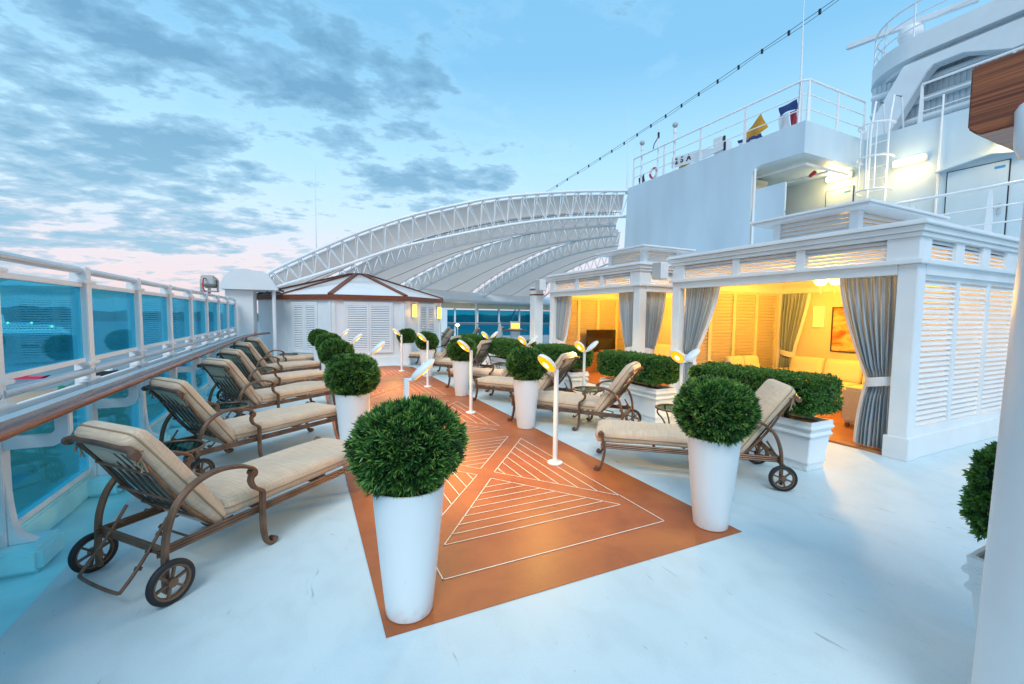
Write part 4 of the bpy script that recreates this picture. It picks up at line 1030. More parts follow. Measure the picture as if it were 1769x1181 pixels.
shutter(F2, .40, 1.42, .48, 2.06, 24, 'louvre_shutter'); shutter(F3, .42, 1.88, .48, 2.08, 24, 'louvre_shutter')
dd = shutter(F4, .95, 2.05, .10, 2.08, 28, 'louvre_door')
for s in (-1, 1):
    A, U, Nn, ln = F4; c = A + U * (1.5 + s * .05) + Nn * .075; h_ = MB(); h_.tube(catmull([c + Vector((0, 0, .75)) - Nn * .03, c + Vector((0, 0, .80)) + Nn * .02, c + Vector((0, 0, 1.0)) + Nn * .03, c + Vector((0, 0, 1.2)) + Nn * .02, c + Vector((0, 0, 1.25)) - Nn * .03]), .015, 8)
    part('handle', h_, 'silver', dd, 60, world=False).location = -Vector(pv.location)
for fa in (F2, F3, F4):
    A, U, Nn, ln = fa; p = MB()
    for a in (.06, ln - .06): p.obox(A + U * a + Nn * .012 + Vector((0, 0, 1.1)), U, Nn, (0, 0, 1), .06, .02, 1.1)
    p.obox(A + U * (ln / 2) + Nn * .012 + Vector((0, 0, .14)), U, Nn, (0, 0, 1), ln / 2 - .12, .018, .14); part('pilaster', p, 'white', pv, world=True)
A, U, Nn, ln = F4
c = A + U * .55 + Nn * .02; sconce((c.x, c.y, 1.86), Nn, 'lit amber sconce on the pavilion wall left of its louvred door', .2, .44)
c = A + U * 2.38 + Nn * .02; sconce((c.x, c.y, 1.80), Nn, 'lit amber sconce on the pavilion edge right of its louvred door', .2, .44)
for a in (.55, 2.38):
    c = A + U * a + Nn * .3; lamp('sconce_light', 'POINT', (c.x, c.y, 1.8), 5, WARM, .08)

# ------------------------------------------------------------------ arch housing left of the pavilion
t = thing('arch_housing', 'white half-round fairing on a broad white pillar where the canopy springs', 'fairing', (-1.6, 15.7, 0))
p = MB(); p.box(-2.15, -1.42, 15.5, 16.6, 0, 2.45); part('pillar', p, 'white', t, bevel=.01, world=True)
p = MB(); pr_ = [(-2.25, 2.44)] + [(-1.62 - .63 * math.cos(q), 2.44 + .62 * math.sin(q)) for q in [PI * k / 18 for k in range(0, 12)]] + [(-1.02, 2.96), (-.72, 2.44)]
p.prism(pr_, lambda a, b, d: (a, d, b), 15.3, 17.4); part('fairing', p, 'white', t, 30, world=True)
p = MB(); p.cyl((-.86, 15.55, 0), (-.86, 15.55, 2.46), .055, 14); part('slender_post', p, 'white_metal', t, 50, world=True)
p = MB(); p.tube(catmull([(-1.1, 16.2, 2.44), (-.9, 15.9, 2.52), (-.6, 16.0, 2.44)]), .03, 8); part('seal', p, 'dark', t, world=True)
single('whip_antenna', MB().tube([(.5, 20.2, 4.4), (.5, 20.2, 5.0), (.52, 20.2, 7.9)], [.03, .018, .006], 8), 'white_metal', 'thin whip antenna rising behind the canopy arch at the left', 'antenna', loc=(.5, 20.2, 4.4))

# ------------------------------------------------------------------ canopy arches
FE = {1: ((-1.2, 16.3), (11.03, 12.88)), 2: ((.6, 18.6), (11.93, 14.55)), 3: ((4.2, 21.5), (13.41, 16.42)), 4: ((9.3, 25.5), (15.28, 18.68)), 5: ((14.6, 27.3), (19.6, 24.17))}
SZ = {1: [(-.2, 2.75), (.23, 3.08), (1.59, 3.79), (3.09, 4.5), (4.65, 5.09), (6.24, 5.55), (7.89, 5.93), (10.5, 6.27), (12.7, 6.42)],
      2: [(-.6, 2.75), (-.42, 2.9), (1.01, 3.6), (2.47, 4.36), (4.31, 5.06), (6.67, 5.68), (9.09, 6.1), (11.06, 6.32), (12.03, 6.40)],
      3: [(-.5, 2.85), (-.13, 3.15), (1.62, 4.09), (3.35, 4.87), (5.63, 5.62), (7.86, 6.07), (10.52, 6.4)],
      4: [(-.6, 2.70), (-.32, 2.94), (2.26, 4.42), (5.23, 5.67), (7.4, 6.2), (9.07, 6.4)],
      5: [(-.4, 2.65), (-.14, 2.91), (1.36, 4.19), (2.98, 5.17), (5.91, 6.4)]}
BOT = {1: [(-.1, 2.45), (.41, 2.63), (2.16, 3.25), (4.08, 3.98), (5.84, 4.46), (7.9, 4.95), (10.07, 5.32), (12.73, 5.54)]}
def arch_curve(k, lst, n=10):
    a, b = (Vector(q + (0,)) for q in FE[k]); u = (b - a).normalized()
    return [a + u * q.x + Vector((0, 0, q.y)) for q in catmull([(s, zz, 0) for s, zz in lst], n)], u
def resample(c, n):
    d = [0]
    for p, q in zip(c[:-1], c[1:]): d.append(d[-1] + (q - p).length)
    out = []; j = 0
    for i in range(n + 1):
        t = d[-1] * i / n
        while j < len(d) - 2 and d[j + 1] < t: j += 1
        f = (t - d[j]) / max(1e-9, d[j + 1] - d[j]); out.append(c[j].lerp(c[j + 1], f))
    return out
tops = {}
onames = {1: 'nearest white canopy truss arch, its open front face showing all zigzag bracing', 2: 'second white canopy truss arch, close behind the nearest one', 3: 'third white canopy truss arch, springing from behind the pavilion roof', 4: 'fourth white canopy truss arch, springing right of the pavilion', 5: 'fifth white canopy truss arch, mostly hidden behind the far cabana'}
for k in FE:
    top, u = arch_curve(k, SZ[k]); nb = max(12, int(sum((q - p).length for p, q in zip(top[:-1], top[1:])) / .5)); top = resample(top, nb)
    nrm = Vector((-u.y, u.x, 0)); wd = .5 if k == 1 else .75
    if k in BOT: bot, _ = arch_curve(k, BOT[k]); bot = resample(bot, nb)
    else: bot = [p - Vector((0, 0, .78 if i > 2 else .3 + .16 * i)) for i, p in enumerate(top)]
    ta = [p - nrm * wd * .0 for p in top]; tb_ = [p + nrm * wd for p in top]; bo = [p + nrm * wd * .5 for p in bot]
    tops[k] = (ta, tb_)
    r_ = thing('canopy_arch', onames[k], 'truss arch', tuple(Vector((FE[k][0][0], FE[k][0][1], 0))), 0, 'white truss arches of the pool canopy')
    for nm, c, rd_ in (('chord', ta, .052), ('chord', tb_, .045), ('chord', bo, .055)):
        p = MB(); p.tube(c, rd_, 8)
        if c is ta:
            for i in range(1, nb, 2): p.cyl(ta[i], ta[i].lerp(ta[i + 1], .2), .075, 8)
        part(nm, p, 'white_metal', r_, 60, world=True)
    p = MB()
    for i in range(nb):
        if i % 1 == 0: p.tube([ta[i], bo[i].lerp(bo[i + 1], .5)], .016, 5); p.tube([bo[i].lerp(bo[i + 1], .5), ta[i + 1]], .016, 5); p.tube([tb_[i], bo[i].lerp(bo[i + 1], .5)], .016, 5); p.tube([bo[i].lerp(bo[i + 1], .5), tb_[i + 1]], .016, 5)
        p.tube([ta[i], tb_[i]], .016, 5)
    part('bracing', p, 'white_metal', r_, 60, world=True)
for k in range(1, 5):
    a = resample(tops[k][1], 24); b = resample(tops[k + 1][0], 24)
    def f(u, v, a=a, b=b):
        i = min(23, int(u * 24)); q = u * 24 - i; p0 = a[i].lerp(a[i + 1], q); p1 = b[i].lerp(b[i + 1], q)
        return p0.lerp(p1, v) - Vector((0, 0, .38 * math.sin(PI * v) * min(1, u * 3 + .3) + .02))
    p = MB(); p.grid(f, 48, 10)
    single('canopy_membrane', p, 'membrane', ['pale fabric canopy panel between the nearest and second arches', 'pale fabric canopy panel between the second and third arches', 'pale fabric canopy panel between the third and fourth arches', 'pale fabric canopy panel between the fourth and fifth arches'][k - 1], 'canopy', 'stretched fabric panels between arches', 70, loc=(FE[k][0][0], FE[k][0][1], 3))
    p = MB(); p.tube([Vector(f(u, .5)) - Vector((0, 0, .1)) for u in [i / 10 for i in range(11)]], .012, 5)
    single('canopy_cable', p, 'membrane_rope', ['thin dark cable under the nearest canopy panel', 'thin dark cable under the second canopy panel', 'thin dark cable under the third canopy panel', 'thin dark cable under the fourth canopy panel'][k - 1], 'cable', loc=(FE[k][0][0], FE[k][0][1], 3))
# white edge band of the canopy, posts and beam
t = thing('canopy_edge', 'white curved edge band and posts below the feet of the canopy arches', 'canopy edge', (8, 24, 0))
fe = [(2.5, 20.6), (5.6, 22.6), (9.3, 25.2), (12, 26.3), (15.5, 27.6), (19, 28.8)]
pts = catmull([(x, y, 0) for x, y in fe], 6); p = MB()
def band(q, prof): return [(q.x + a * .5, q.y + a * -.85, zz) for a, zz in prof]
pr_ = [(.0, 2.42), (.55, 2.50), (.60, 2.60), (.42, 2.86), (.05, 3.10), (-.3, 3.12), (-.3, 2.42)]
p.ring([band(q, pr_) for q in pts]); part('edge_band', p, 'white', t, 50, world=True)
p = MB(); p.ring([band(q, [(-.25, 2.12), (.0, 2.12), (.0, 2.415), (-.25, 2.415)]) for q in pts]); part('edge_beam', p, 'sofa_cushion', t, world=True)
for x, y in ((9.6, 25.1), (14.6, 27.0)):
    p = MB(); p.cyl((x, y, 0), (x, y, 2.45), .055, 12); part('post', p, 'white_metal', t, 50, world=True)
# far windbreak
t = thing('far_windbreak', 'distant windbreak of teal glass with white posts and brown handrail across the pool deck', 'windbreak', (13, 31, 0))
for k in range(9):
    x = 6.5 + 1.85 * k; y = 31 + .08 * k
    p = MB(); p.box(x - .07, x + .07, y - .07, y + .07, 0, 2.2); part('post', p, 'white_metal', t, world=True)
    if k < 8:
        p = MB(); p.box(x + .07, x + 1.78, y, y + .03, .1, 1.0); part('glass_pane', p, 'glass2', t, world=True); p = MB(); p.box(x + .07, x + 1.78, y, y + .03, 1.15, 2.1); part('glass_pane', p, 'glass2', t, world=True)
for x in (8.95, 16.6):
    p = MB(); p.box(x, x + .5, 30.6, 31, 0, 2.6); part('broad_post', p, 'white', t, world=True)
p = MB(); p.box(6.4, 21.5, 30.85, 31.0, 1.02, 1.10); part('handrail', p, 'rail_wood', t, world=True)
p = MB(); p.box(6.4, 21.5, 30.9, 31.3, 2.2, 2.34); part('top_beam', p, 'white', t, world=True)
t = thing('lantern_pedestal', 'white pedestal topped by a glowing square lantern on the distant deck', 'lantern', (9.82, 20.0, 0))
p = MB(); p.lathe([(.26, 0), (.24, .9), (.26, .93)], n=20); part('pedestal', p, 'white', t, 45)
p = MB(); p.lathe([(.001, .93), (.62, .93), (.62, .98), (.001, .98)], n=28); part('counter', p, 'fascia_wood', t, 45)
p = MB(); p.box(-.17, .17, -.17, .17, 1.06, 1.34); part('lantern_glass', p, 'sconce_glow', t)
p = MB(); p.box(-.26, .26, -.26, .26, .985, 1.06); p.box(-.2, .2, -.2, .2, 1.34, 1.42); part('lantern_frame', p, 'white_metal', t)
t = thing('folded_parasol', 'folded white parasol on the distant deck left of the lantern', 'parasol', (9.3, 20.8, 0))
p = MB(); p.lathe([(.03, 1.35), (.07, 1.2), (.16, .75), (.22, .4), (.18, .38), (.001, .45)], n=14); part('cloth', p, 'tie', t, 50)
p = MB(); p.cyl((0, 0, 0), (0, 0, 1.45), .025, 8); part('pole', p, 'white_metal', t)
t = thing('flag_staff', 'small black, red and gold flag on a leaning staff behind the distant windbreak', 'flag', (15.8, 33.5, 0))
p = MB(); p.cyl((0, 0, .5), (.8, 0, 2.4), .03, 8); part('staff', p, 'white_metal', t)
for k, c in enumerate(('dark', 'red', 'yellowflag')):
    p = MB(); p.grid(lambda u, v, k=k: (.72 - .45 * u - .05 * k, .02 * math.sin(5 * u), 2.1 - .75 * (u + 0) - .22 * (k + v) + .3), 4, 2); part('flag_stripe', p, c, t)
for i, (x, y) in enumerate(((8.3, 24.8), (18.2, 28.5))):
    t = thing('deck_torch', ['small glowing amber lamp on the distant deck, left of the lantern', 'small glowing amber lamp at the far right of the distant deck'][i], 'lamp', (x, y, 0))
    p = MB(); p.cyl((0, 0, 0), (0, 0, 1.0), .03, 8); part('post', p, 'white_metal', t); p = MB(); p.lathe([(.001, 1.0), (.13, 1.08), (.13, 1.15), (.001, 1.2)], n=14); part('lens', p, 'lens_hot', t, 60)
    lamp('torch_light', 'POINT', (x, y - .3, 1.3), 14, AMB, .1)

# ------------------------------------------------------------------ superstructure on the right
XA, XB, ZT, ZO, YF, YA = 10.8, 13.35, 6.44, 5.70, 6.474, 12.72
ss = thing('ship_superstructure', 'tall white steel superstructure with overhanging roof and lit doorway recess behind the cabanas', 'ship structure', (12, 8, 0))
p = MB()
# side wall in the plane X = XA with the recess cut out (rounded top corner)
def fa(a, b, d): return (d, a, b)
cr = [(YF + .0, ZO), (7.55, ZO + .03)] + [(7.80 - .25 + .25 * math.sin(q), ZO + .03 - .25 + .25 * math.cos(q)) for q in [PI / 2 * k / 6 for k in range(1, 7)]]
p.prism([(YF, ZT), (YF, ZO)] + cr[1:] + [(7.80, 0), (YA + .35, 0), (YA, ZT)], fa, XA, XA + .12)
p.box(XA + .12, XB + 6, YF, YF + .12, ZO, ZT); p.box(XA + .12, XB + 6, YF + .12, 13, ZT - .12, ZT - .003); p.box(XA + .12, XB, YF + .12, 9.5, ZO + .04, ZO + .10)
p.box(XA + .12, 20, YA - .12, YA - .0, 0, ZT - .13)
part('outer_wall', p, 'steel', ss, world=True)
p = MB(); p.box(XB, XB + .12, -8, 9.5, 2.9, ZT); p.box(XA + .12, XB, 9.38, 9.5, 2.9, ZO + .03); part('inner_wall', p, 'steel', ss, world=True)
p = MB(); p.box(10.2, XB, -8, 9.38, 2.75, 2.98); part('upper_deck', p, 'steel', ss, world=True)
p = MB(); p.box(10.75, 10.85, -8, YA, 0, 2.75); part('lower_wall', p, 'steel', ss, world=True)
p = MB(); p.box(XA + .02, XA + .09, 6.90, 7.76, 3.0, 5.13); part('shutter_panel', p, 'steel', ss, bevel=.01, world=True)
p = MB(); p.cyl((XA + .02, 7.72, 3), (XA + .02, 7.72, 5.68), .03, 8); p.cyl((XA + .06, 7.8, 4.4), (XA + .06, 6.9, 4.4), .02, 8); part('pipe', p, 'white_metal', ss, 50, world=True)
p = MB(); p.box(11.4, 12.1, 8.2, 9.3, 4.9, 5.66); p.box(12.3, 12.6, 8.6, 9.3, 3, 5.66); part('duct', p, 'grey', ss, bevel=.03, world=True)
p = MB(); p.cyl((11.3, 6.75, 5.60), (XB - .1, 6.75, 5.60), .035, 10); p.cyl((11.3, 6.75, 5.6), (11.3, 8.6, 5.6), .035, 10); p.cyl((12.3, 6.75, 5.55), (12.3, 8.6, 5.55), .03, 10); part('ceiling_pipe', p, 'white_metal', ss, 50, world=True)
p = MB(); p.tube([(12.0, 6.9, 5.53), (12.1, 7.05, 5.50), (12.2, 7.1, 5.54)], .05, 8); part('valve', p, 'red', ss, world=True)
def steel_door(y0, y1, z0, z1, lb):
    p = MB(); x = XB - .03; p.box(x, XB, y0, y1, z0, z1); d = part('door', p, 'steel', ss, bevel=.006, world=True); d['label'] = lb
    p = MB(); g = .02; p.box(x + .015, XB - .002, y0 - g, y0 - .002, z0, z1 + g); p.box(x + .015, XB - .002, y1 + .002, y1 + g, z0, z1 + g); p.box(x + .015, XB - .002, y0, y1, z1 + .002, z1 + g)
    f_ = part('seal', p, 'dark', d); f_.location = -Vector(ss.location)
    p = MB(); yb = y0 + .05; p.box(x - .004, x - .001, yb, yb + .16, z1 - .14, z1 - .09); f_ = part('notice', p, 'blue_label', d); f_.location = -Vector(ss.location)
    p = MB(); p.box(x - .02, x - .001, yb + .02, yb + .06, z0 + 1.0, z0 + 1.22); p.tube([(x - .02, yb + .04, z0 + 1.12), (x - .06, yb + .04, z0 + 1.12), (x - .06, yb + .19, z0 + 1.12)], .012, 6); f_ = part('handle', p, 'silver', d); f_.location = -Vector(ss.location)
steel_door(3.80, 4.76, 3.0, 5.10, 'white steel door under a rain hood'); steel_door(6.66, 7.32, 3.0, 5.30, 'white steel door lit inside the recess')
p = MB(); p.prism([(4.95, 5.16), (4.05, 5.32), (3.55, 5.20), (3.55, 5.17), (4.05, 5.28), (4.95, 5.13)], lambda a, b, d: (d, a, b), XB - .14, XB); part('rain_hood', p, 'steel', ss, world=True)
p = MB(); p.tube([(XB - .05, 4.92, 2.98), (XB - .05, 4.92, 6.9)], .022, 8); part('pipe', p, 'white_metal', ss, 50, world=True)
def tube_light(y, zz, lb, ln=.62):
    t = thing('tube_light', lb, 'wall light', (XB - .02, y, zz), 0, 'lit fluorescent wall lights')
    p = MB(); p.box(-.05, .0, -ln / 2 - .03, ln / 2 + .03, -.085, .085); part('fixture', p, 'ivory', t, bevel=.02)
    me = rbox(.10, ln, .15, .045, 4, 8, 4).mesh('diffuser', M['tube_glow'], 60); weld(me); o = link('diffuser', me, t); o.location = (-.08, 0, 0)
    lamp('tube_lamp', 'AREA', (-.22, 0, -.03), 16, (1, .63, .19), .5, t, (-.5, 0, -1))
    lamp('tube_lamp', 'POINT', (-.3, 0, -.12), 20 if ln < .61 else 11, (1, .63, .20), .12, t)
tube_light(5.47, 5.58, 'glowing strip light on the white wall right of the caged ladder'); tube_light(3.72, 5.60, 'glowing strip light at the far right above the steel door'); tube_light(7.00, 5.62, 'glowing strip light inside the recess above its door', .6)
# roof railing
def railing(name, pts, z0, hts, lb, sp=1.6, group=None, rt=.028):
    t = thing(name, lb, 'railing', pts[0] + (z0,), 0, group); V = [Vector(q + (0,)) for q in pts]
    for i, h_ in enumerate(hts):
        p = MB(); p.tube([v + Vector((0, 0, z0 + h_)) for v in V], rt if i == 0 else rt * .55, 8); part('rail', p, 'white_metal', t, 60, world=True)
    for a, b in zip(V[:-1], V[1:]):
        n = max(1, round((b - a).length / sp)); u = (b - a).normalized()
        for k in range(n + 1):
            q = a + (b - a) * k / n; p = MB()
            p.prism([(-.045, z0 - .02), (.045, z0 - .02), (.048, z0 + .45), (.02, z0 + hts[0]), (-.02, z0 + hts[0])], lambda s, zz, d, q=q, u=u: q + u * s + Vector((-u.y, u.x, 0)) * d + Vector((0, 0, zz)), -.012, .012); part('stanchion', p, 'white_metal', t, world=True)
    return t
railing('roof_railing', [(10.95, 12.6), (10.95, 6.70), (11.05, 6.58), (13.5, 6.58)], ZT, (1.04, .70, .36, .05), 'white railing along the roof edge of the superstructure', 1.45)
railing('roof_railing', [(13.5, 5.4), (13.5, 2.4), (13.5, -4)], ZT, (.95, .6, .3), 'white railing on the roof above the steel door', 1.3)
railing('deck_railing', [(10.32, 6.2), (10.32, -3)], 2.98, (.98, .64, .37), 'white railing above the near cabana roof in front of the steel door', 1.05)
# caged ladder
t = thing('caged_ladder', 'white ladder with safety hoops on the wall beside the recess', 'ladder', (XB, 6.1, 3))
for yy in (5.86, 6.24):
    p = MB(); p.tube([(XB - .2, yy, 3.0), (XB - .2, yy, 6.5), (XB - .16, yy, 6.75), (XB - .05, yy, 7.3), (XB + .3, yy, 7.35), (XB + .5, yy, 6.5)], .026, 8); part('stile', p, 'white_metal', t, 60, world=True)
p = MB()
for k in range(11): p.cyl((XB - .2, 5.86, 3.2 + .3 * k), (XB - .2, 6.24, 3.2 + .3 * k), .013, 6)
part('rungs', p, 'white_metal', t, world=True)
for zz in (4.95, 5.75, 6.55):
    p = MB(); p.tube([(XB - .2, 5.72, zz)] + [(XB - .32 - .42 * math.sin(q), 6.05 - .36 * math.cos(q), zz) for q in [PI * k / 10 for k in range(11)]] + [(XB - .2, 6.38, zz)], .022, 6); part('hoop', p, 'white_metal', t, 60, world=True)
for q in (.35, .5, .65):
    p = MB(); a = PI * q; p.cyl((XB - .32 - .42 * math.sin(a), 6.05 - .36 * math.cos(a), 4.95), (XB - .32 - .42 * math.sin(a), 6.05 - .36 * math.cos(a), 6.55), .015, 6); part('cage_bar', p, 'white_metal', t, world=True)
# roof clutter
def text_mesh(s, size, m, parent, loc, rot, nm='lettering'):
    cu = bpy.data.curves.new('t', 'FONT'); cu.body = s; cu.size = size; cu.extrude = .004; cu.offset = size * .03; o = bpy.data.objects.new('t', cu); COL.objects.link(o)
    dg = bpy.context.evaluated_depsgraph_get(); me = bpy.data.meshes.new_from_object(o.evaluated_get(dg)); bpy.data.objects.remove(o); me.materials.clear(); me.materials.append(M[m]); me.name = nm
    q = link(nm, me, parent); q.location = loc; q.rotation_euler = rot; return q
t = thing('name_board', 'white board with black letters SA 1 lying along the roof railing', 'sign', (11.12, 9.9, 6.6))
p = MB(); p.prism([(1.05, .10), (1.05, .42), (-.02, .33), (-.9, .13), (-.9, .07), (0, .0)], lambda a, b, d: (d, a, b), 0, .04); part('board', p, 'white_metal', t)
for s, yy, zz in (('2', .90, .17), ('S', .67, .155), ('A', .42, .135), ('1', -.02, .10)): text_mesh(s, .25, 'dark', t, (-.006, yy, zz), (rad(90), 0, rad(-90)))
p = MB(); p.prism([(.78, -.02), (.2, .04), (.2, .1), (.78, .06)], lambda a, b, d: (d, a, b), .05, .06); part('orange_strip', p, 'yellowflag', t)
for i, (y, zt_, lb) in enumerate(((12.25, 8.0, 'roof post with a round lamp, left one of two on the roof'), (10.73, 8.05, 'roof post with a round lamp, right one beside the lettered board'))):
    t = thing('roof_lamp', lb, 'lamp', (11.0, y, ZT), 0, 'round lamps on roof posts'); p = MB(); p.cyl((0, 0, 0), (0, 0, zt_ - ZT - .3), .035, 8); p.lathe([(.05, 0), (.055, .14), (.03, .16)], (0, 0, zt_ - ZT - .32), 12); part('post', p, 'white_metal', t, 50)
    p = MB(); p.lathe([(.001, 0)] + [(.09 * math.sin(q), .09 - .09 * math.cos(q)) for q in [PI * k / 8 for k in range(1, 8)]] + [(.001, .18)], (0, 0, zt_ - ZT - .15), 14); part('globe', p, 'grey', t, 60)
t = thing('wind_vane', 'thin roof post with a small dark vane between the round lamps', 'vane', (11.0, 11.46, ZT)); p = MB(); p.tube([(0, 0, 0), (0, 0, 1.4), (0, 0, 1.9)], [.03, .022, .012], 8); part('post', p, 'white_metal', t)
p = MB(); p.box(-.02, .02, -.03, .03, 1.38, 1.58); p.tube([(0, .05, 1.4), (0, .2, 1.25), (0, .24, 1.1)], .015, 6); part('vane', p, 'dark', t)
single('whip_antenna', MB().tube([(11.0, 13.0, 6.4), (11, 13, 7.5), (11, 13.05, 9.4)], [.04, .02, .006], 8), 'white_metal', 'thin whip antenna at the left end of the roof railing', 'antenna', loc=(11.0, 13.0, 6.4))
single('whip_antenna', MB().tube([(11.0, 6.76, 6.5), (11, 6.76, 7.9), (11, 6.78, 9.6)], [.04, .022, .007], 8), 'white_metal', 'tall whip antenna at the front corner of the roof railing', 'antenna', loc=(11.0, 6.76, 6.5))
t = thing('roof_instrument', 'white instrument box on the roof behind the railing', 'instrument', (11.3, 9.15, ZT)); p = MB(); p.box(-.1, .15, -.22, .22, .12, .50); p.box(-.08, .1, -.02, .28, .45, .68); part('cabinet', p, 'white_metal', t, bevel=.02); p = MB(); p.box(-.12, -.101, -.2, -.13, .2, .44); p.box(-.05, .0, -.10, -.05, .5, .66); part('vents', p, 'dark', t)
t = thing('signal_flags', 'orange and blue cloth signal flags bundled on the roof', 'flags', (11.2, 8.2, ZT))
def cloth(O, A, B, m_, nm='cloth'):
    p = MB(); p.grid(lambda u, v: Vector(O) + Vector(A) * u + Vector(B) * v + Vector((.05 * math.sin(5 * u + 2 * v), .01 * math.sin(5 * v), .015 * math.sin(5 * u))), 8, 8); part(nm, p, m_, t, 60)
cloth((0, .18, .45), (0, -.52, .35), (.05, -.12, -.38), 'yellowflag'); cloth((.05, .42, .35), (0, -.75, -.05), (0, -.05, -.18), 'blueflag'); cloth((.02, .35, .25), (0, -.55, -.06), (0, -.05, -.3), 'whiteflag')
t = thing('signal_flag', 'blue white and red flag hanging inside the roof railing corner', 'flag', (11.2, 7.2, ZT))
cloth((0, .22, .75), (0, -.5, .02), (0, -.02, -.22), 'blueflag'); cloth((.01, .22, .53), (0, -.30, .0), (0, -.02, -.5), 'whiteflag'); cloth((.01, -.08, .53), (0, -.2, .0), (0, -.02, -.5), 'red')
t = thing('signal_flag', 'small dark and white flag at the far left end of the roof', 'flag', (11.1, 12.3, ZT)); cloth((0, .2, .35), (0, -.35, .06), (0, .05, -.28), 'navy'); cloth((.02, .22, .2), (0, -.4, -.04), (0, .02, -.2), 'whiteflag')
t = thing('lifebuoy', 'small red and white ring on the roof railing near the left end', 'lifebuoy', (11.05, 11.7, ZT + .3))
for k in range(4):
    p = MB(); p.tube([(0, .16 * math.cos(q), .16 * math.sin(q)) for q in [k * PI / 2 + PI / 2 * j / 6 for j in range(7)]], .04, 8); part('segment', p, 'red' if k % 2 else 'whiteflag', t, 60)
# cable of string lights
t = thing('light_cable', 'twin cable with small dark bulbs running up to the mast', 'cable', (23.2, 40, 14))
A, B = Vector((23.19, 40, 14.76)), Vector((21.59, 12, 15.96)); mid = Vector((26.0, 27, 17.4))
def qb(u): return A * (1 - u) ** 2 + mid * 2 * u * (1 - u) + B * u * u
c1 = [qb(i / 40 * 1.15) for i in range(41)]
p = MB(); p.tube(c1, .016, 5); p.tube([q + Vector((.0, 0, -.16 - .04 * math.sin(i))) for i, q in enumerate(c1)], .013, 5); part('wire', p, 'membrane_rope', t, world=True)
p = MB()
for q in c1[::2]: p.box(q.x - .045, q.x + .045, q.y - .045, q.y + .045, q.z - .2, q.z + .03)
part('bulbs', p, 'dark', t, world=True)
# ------------------------------------------------------------------ funnel platform
t = thing('funnel_mast', 'white mast structure with rounded radar platform, slanted legs and louvred screen', 'ship mast', (18, 5, 6.4))
cap = [(18 + 2.0 * math.cos(q), 6.4 + 2.0 * math.sin(q)) for q in [PI - PI * k / 24 for k in range(25)]] + [(20, -6), (16, -6)]
p = MB(); p.prism(cap, lambda a, b, d: (a, b, d), 9.35, 9.9); part('platform', p, 'white', t, 40, world=True)
cap2 = [(18 + 1.75 * math.cos(q), 6.4 + 1.75 * math.sin(q)) for q in [PI - PI * k / 24 for k in range(25)]] + [(19.75, -5), (16.25, -5)]
p = MB(); p.prism(cap2, lambda a, b, d: (a, b, d), 9.22, 9.349); 
for yy in (4, 5.4, 6.8): p.box(16.4, 19.6, yy, yy + .06, 9.05, 9.22)
part('underside', p, 'screen_grey', t, world=True)
fx_ = lambda a, b, d: (d, a, b)
p = MB(); p.prism([(8.5, 6.3), (7.75, 6.3), (6.35, 8.75), (6.2, 8.9), (5.6, 8.9), (4.7, 8.52), (2.6, 8.6), (2.6, 9.2), (6.9, 9.2)], fx_, 16.05, 16.4); part('leg', p, 'white', t, bevel=.02, world=True)
p = MB(); p.prism([(3.2, 6.3), (2.3, 6.3), (2.0, 9.2), (2.7, 9.2)], fx_, 16.1, 16.4); part('leg', p, 'white', t, bevel=.02, world=True)
p = MB(); p.prism([(5.0, 9.9), (4.2, 9.9), (3.4, 14), (4.6, 14)], fx_, 17, 19); p.box(17, 19, -5, 4.0, 9.9, 13.5); part('funnel', p, 'white', t, bevel=.05, world=True)
p = MB(); 
for k in range(56): p.box(16.775, 16.797, 1.0 + .125 * k, 1.0 + .125 * k + .07, 6.3, 9.2)
p.box(16.8, 16.9, 1.0, 8.0, 6.3, 9.2); part('ribbed_screen', p, 'screen_grey', t, world=True)
p = MB()
for k in range(5): p.cyl((16.6, 1, 6.6 + .55 * k), (16.6, 7.9, 6.6 + .55 * k), .09, 10)
part('screen_tubes', p, 'white_metal', t, 50, world=True)
rim = [Vector((18 + 1.95 * math.cos(q), 6.4 + 1.95 * math.sin(q), 0)) for q in [PI - PI * k / 20 for k in range(21)]]
rim = [Vector((16.05, -3, 0)), Vector((16.05, 3, 0))] + rim
p = MB()
for h_ in (.98, .62, .3): p.tube([v + Vector((-.35 * h_ * 0, 0, 9.9 + h_)) for v in rim], .03 if h_ > .9 else .018, 8)
for v in rim[::3] + [Vector((16.05, 1, 0)), Vector((16.05, 4.6, 0))]: p.cyl(v + Vector((0, 0, 9.9)), v + Vector((0, 0, 10.9)), .025, 8)
part('railing', p, 'white_metal', t, 60, world=True)
t = thing('radar_scanner', 'long white radar scanner bar on the mast platform', 'radar', (17.8, 7.5, 9.9))
p = MB(); p.lathe([(.28, 0), (.24, .8), (.3, .85), (.34, 1.0), (.3, 1.2), (.001, 1.25)], n=20); part('pedestal', p, 'white_metal', t, 50)
p = MB(); p.obox((0, .15, 1.38), (0, 1, .13), (1, 0, 0), (0, -.13, 1), 1.7, .07, .09); part('scanner_bar', p, 'white_metal', t, bevel=.02)

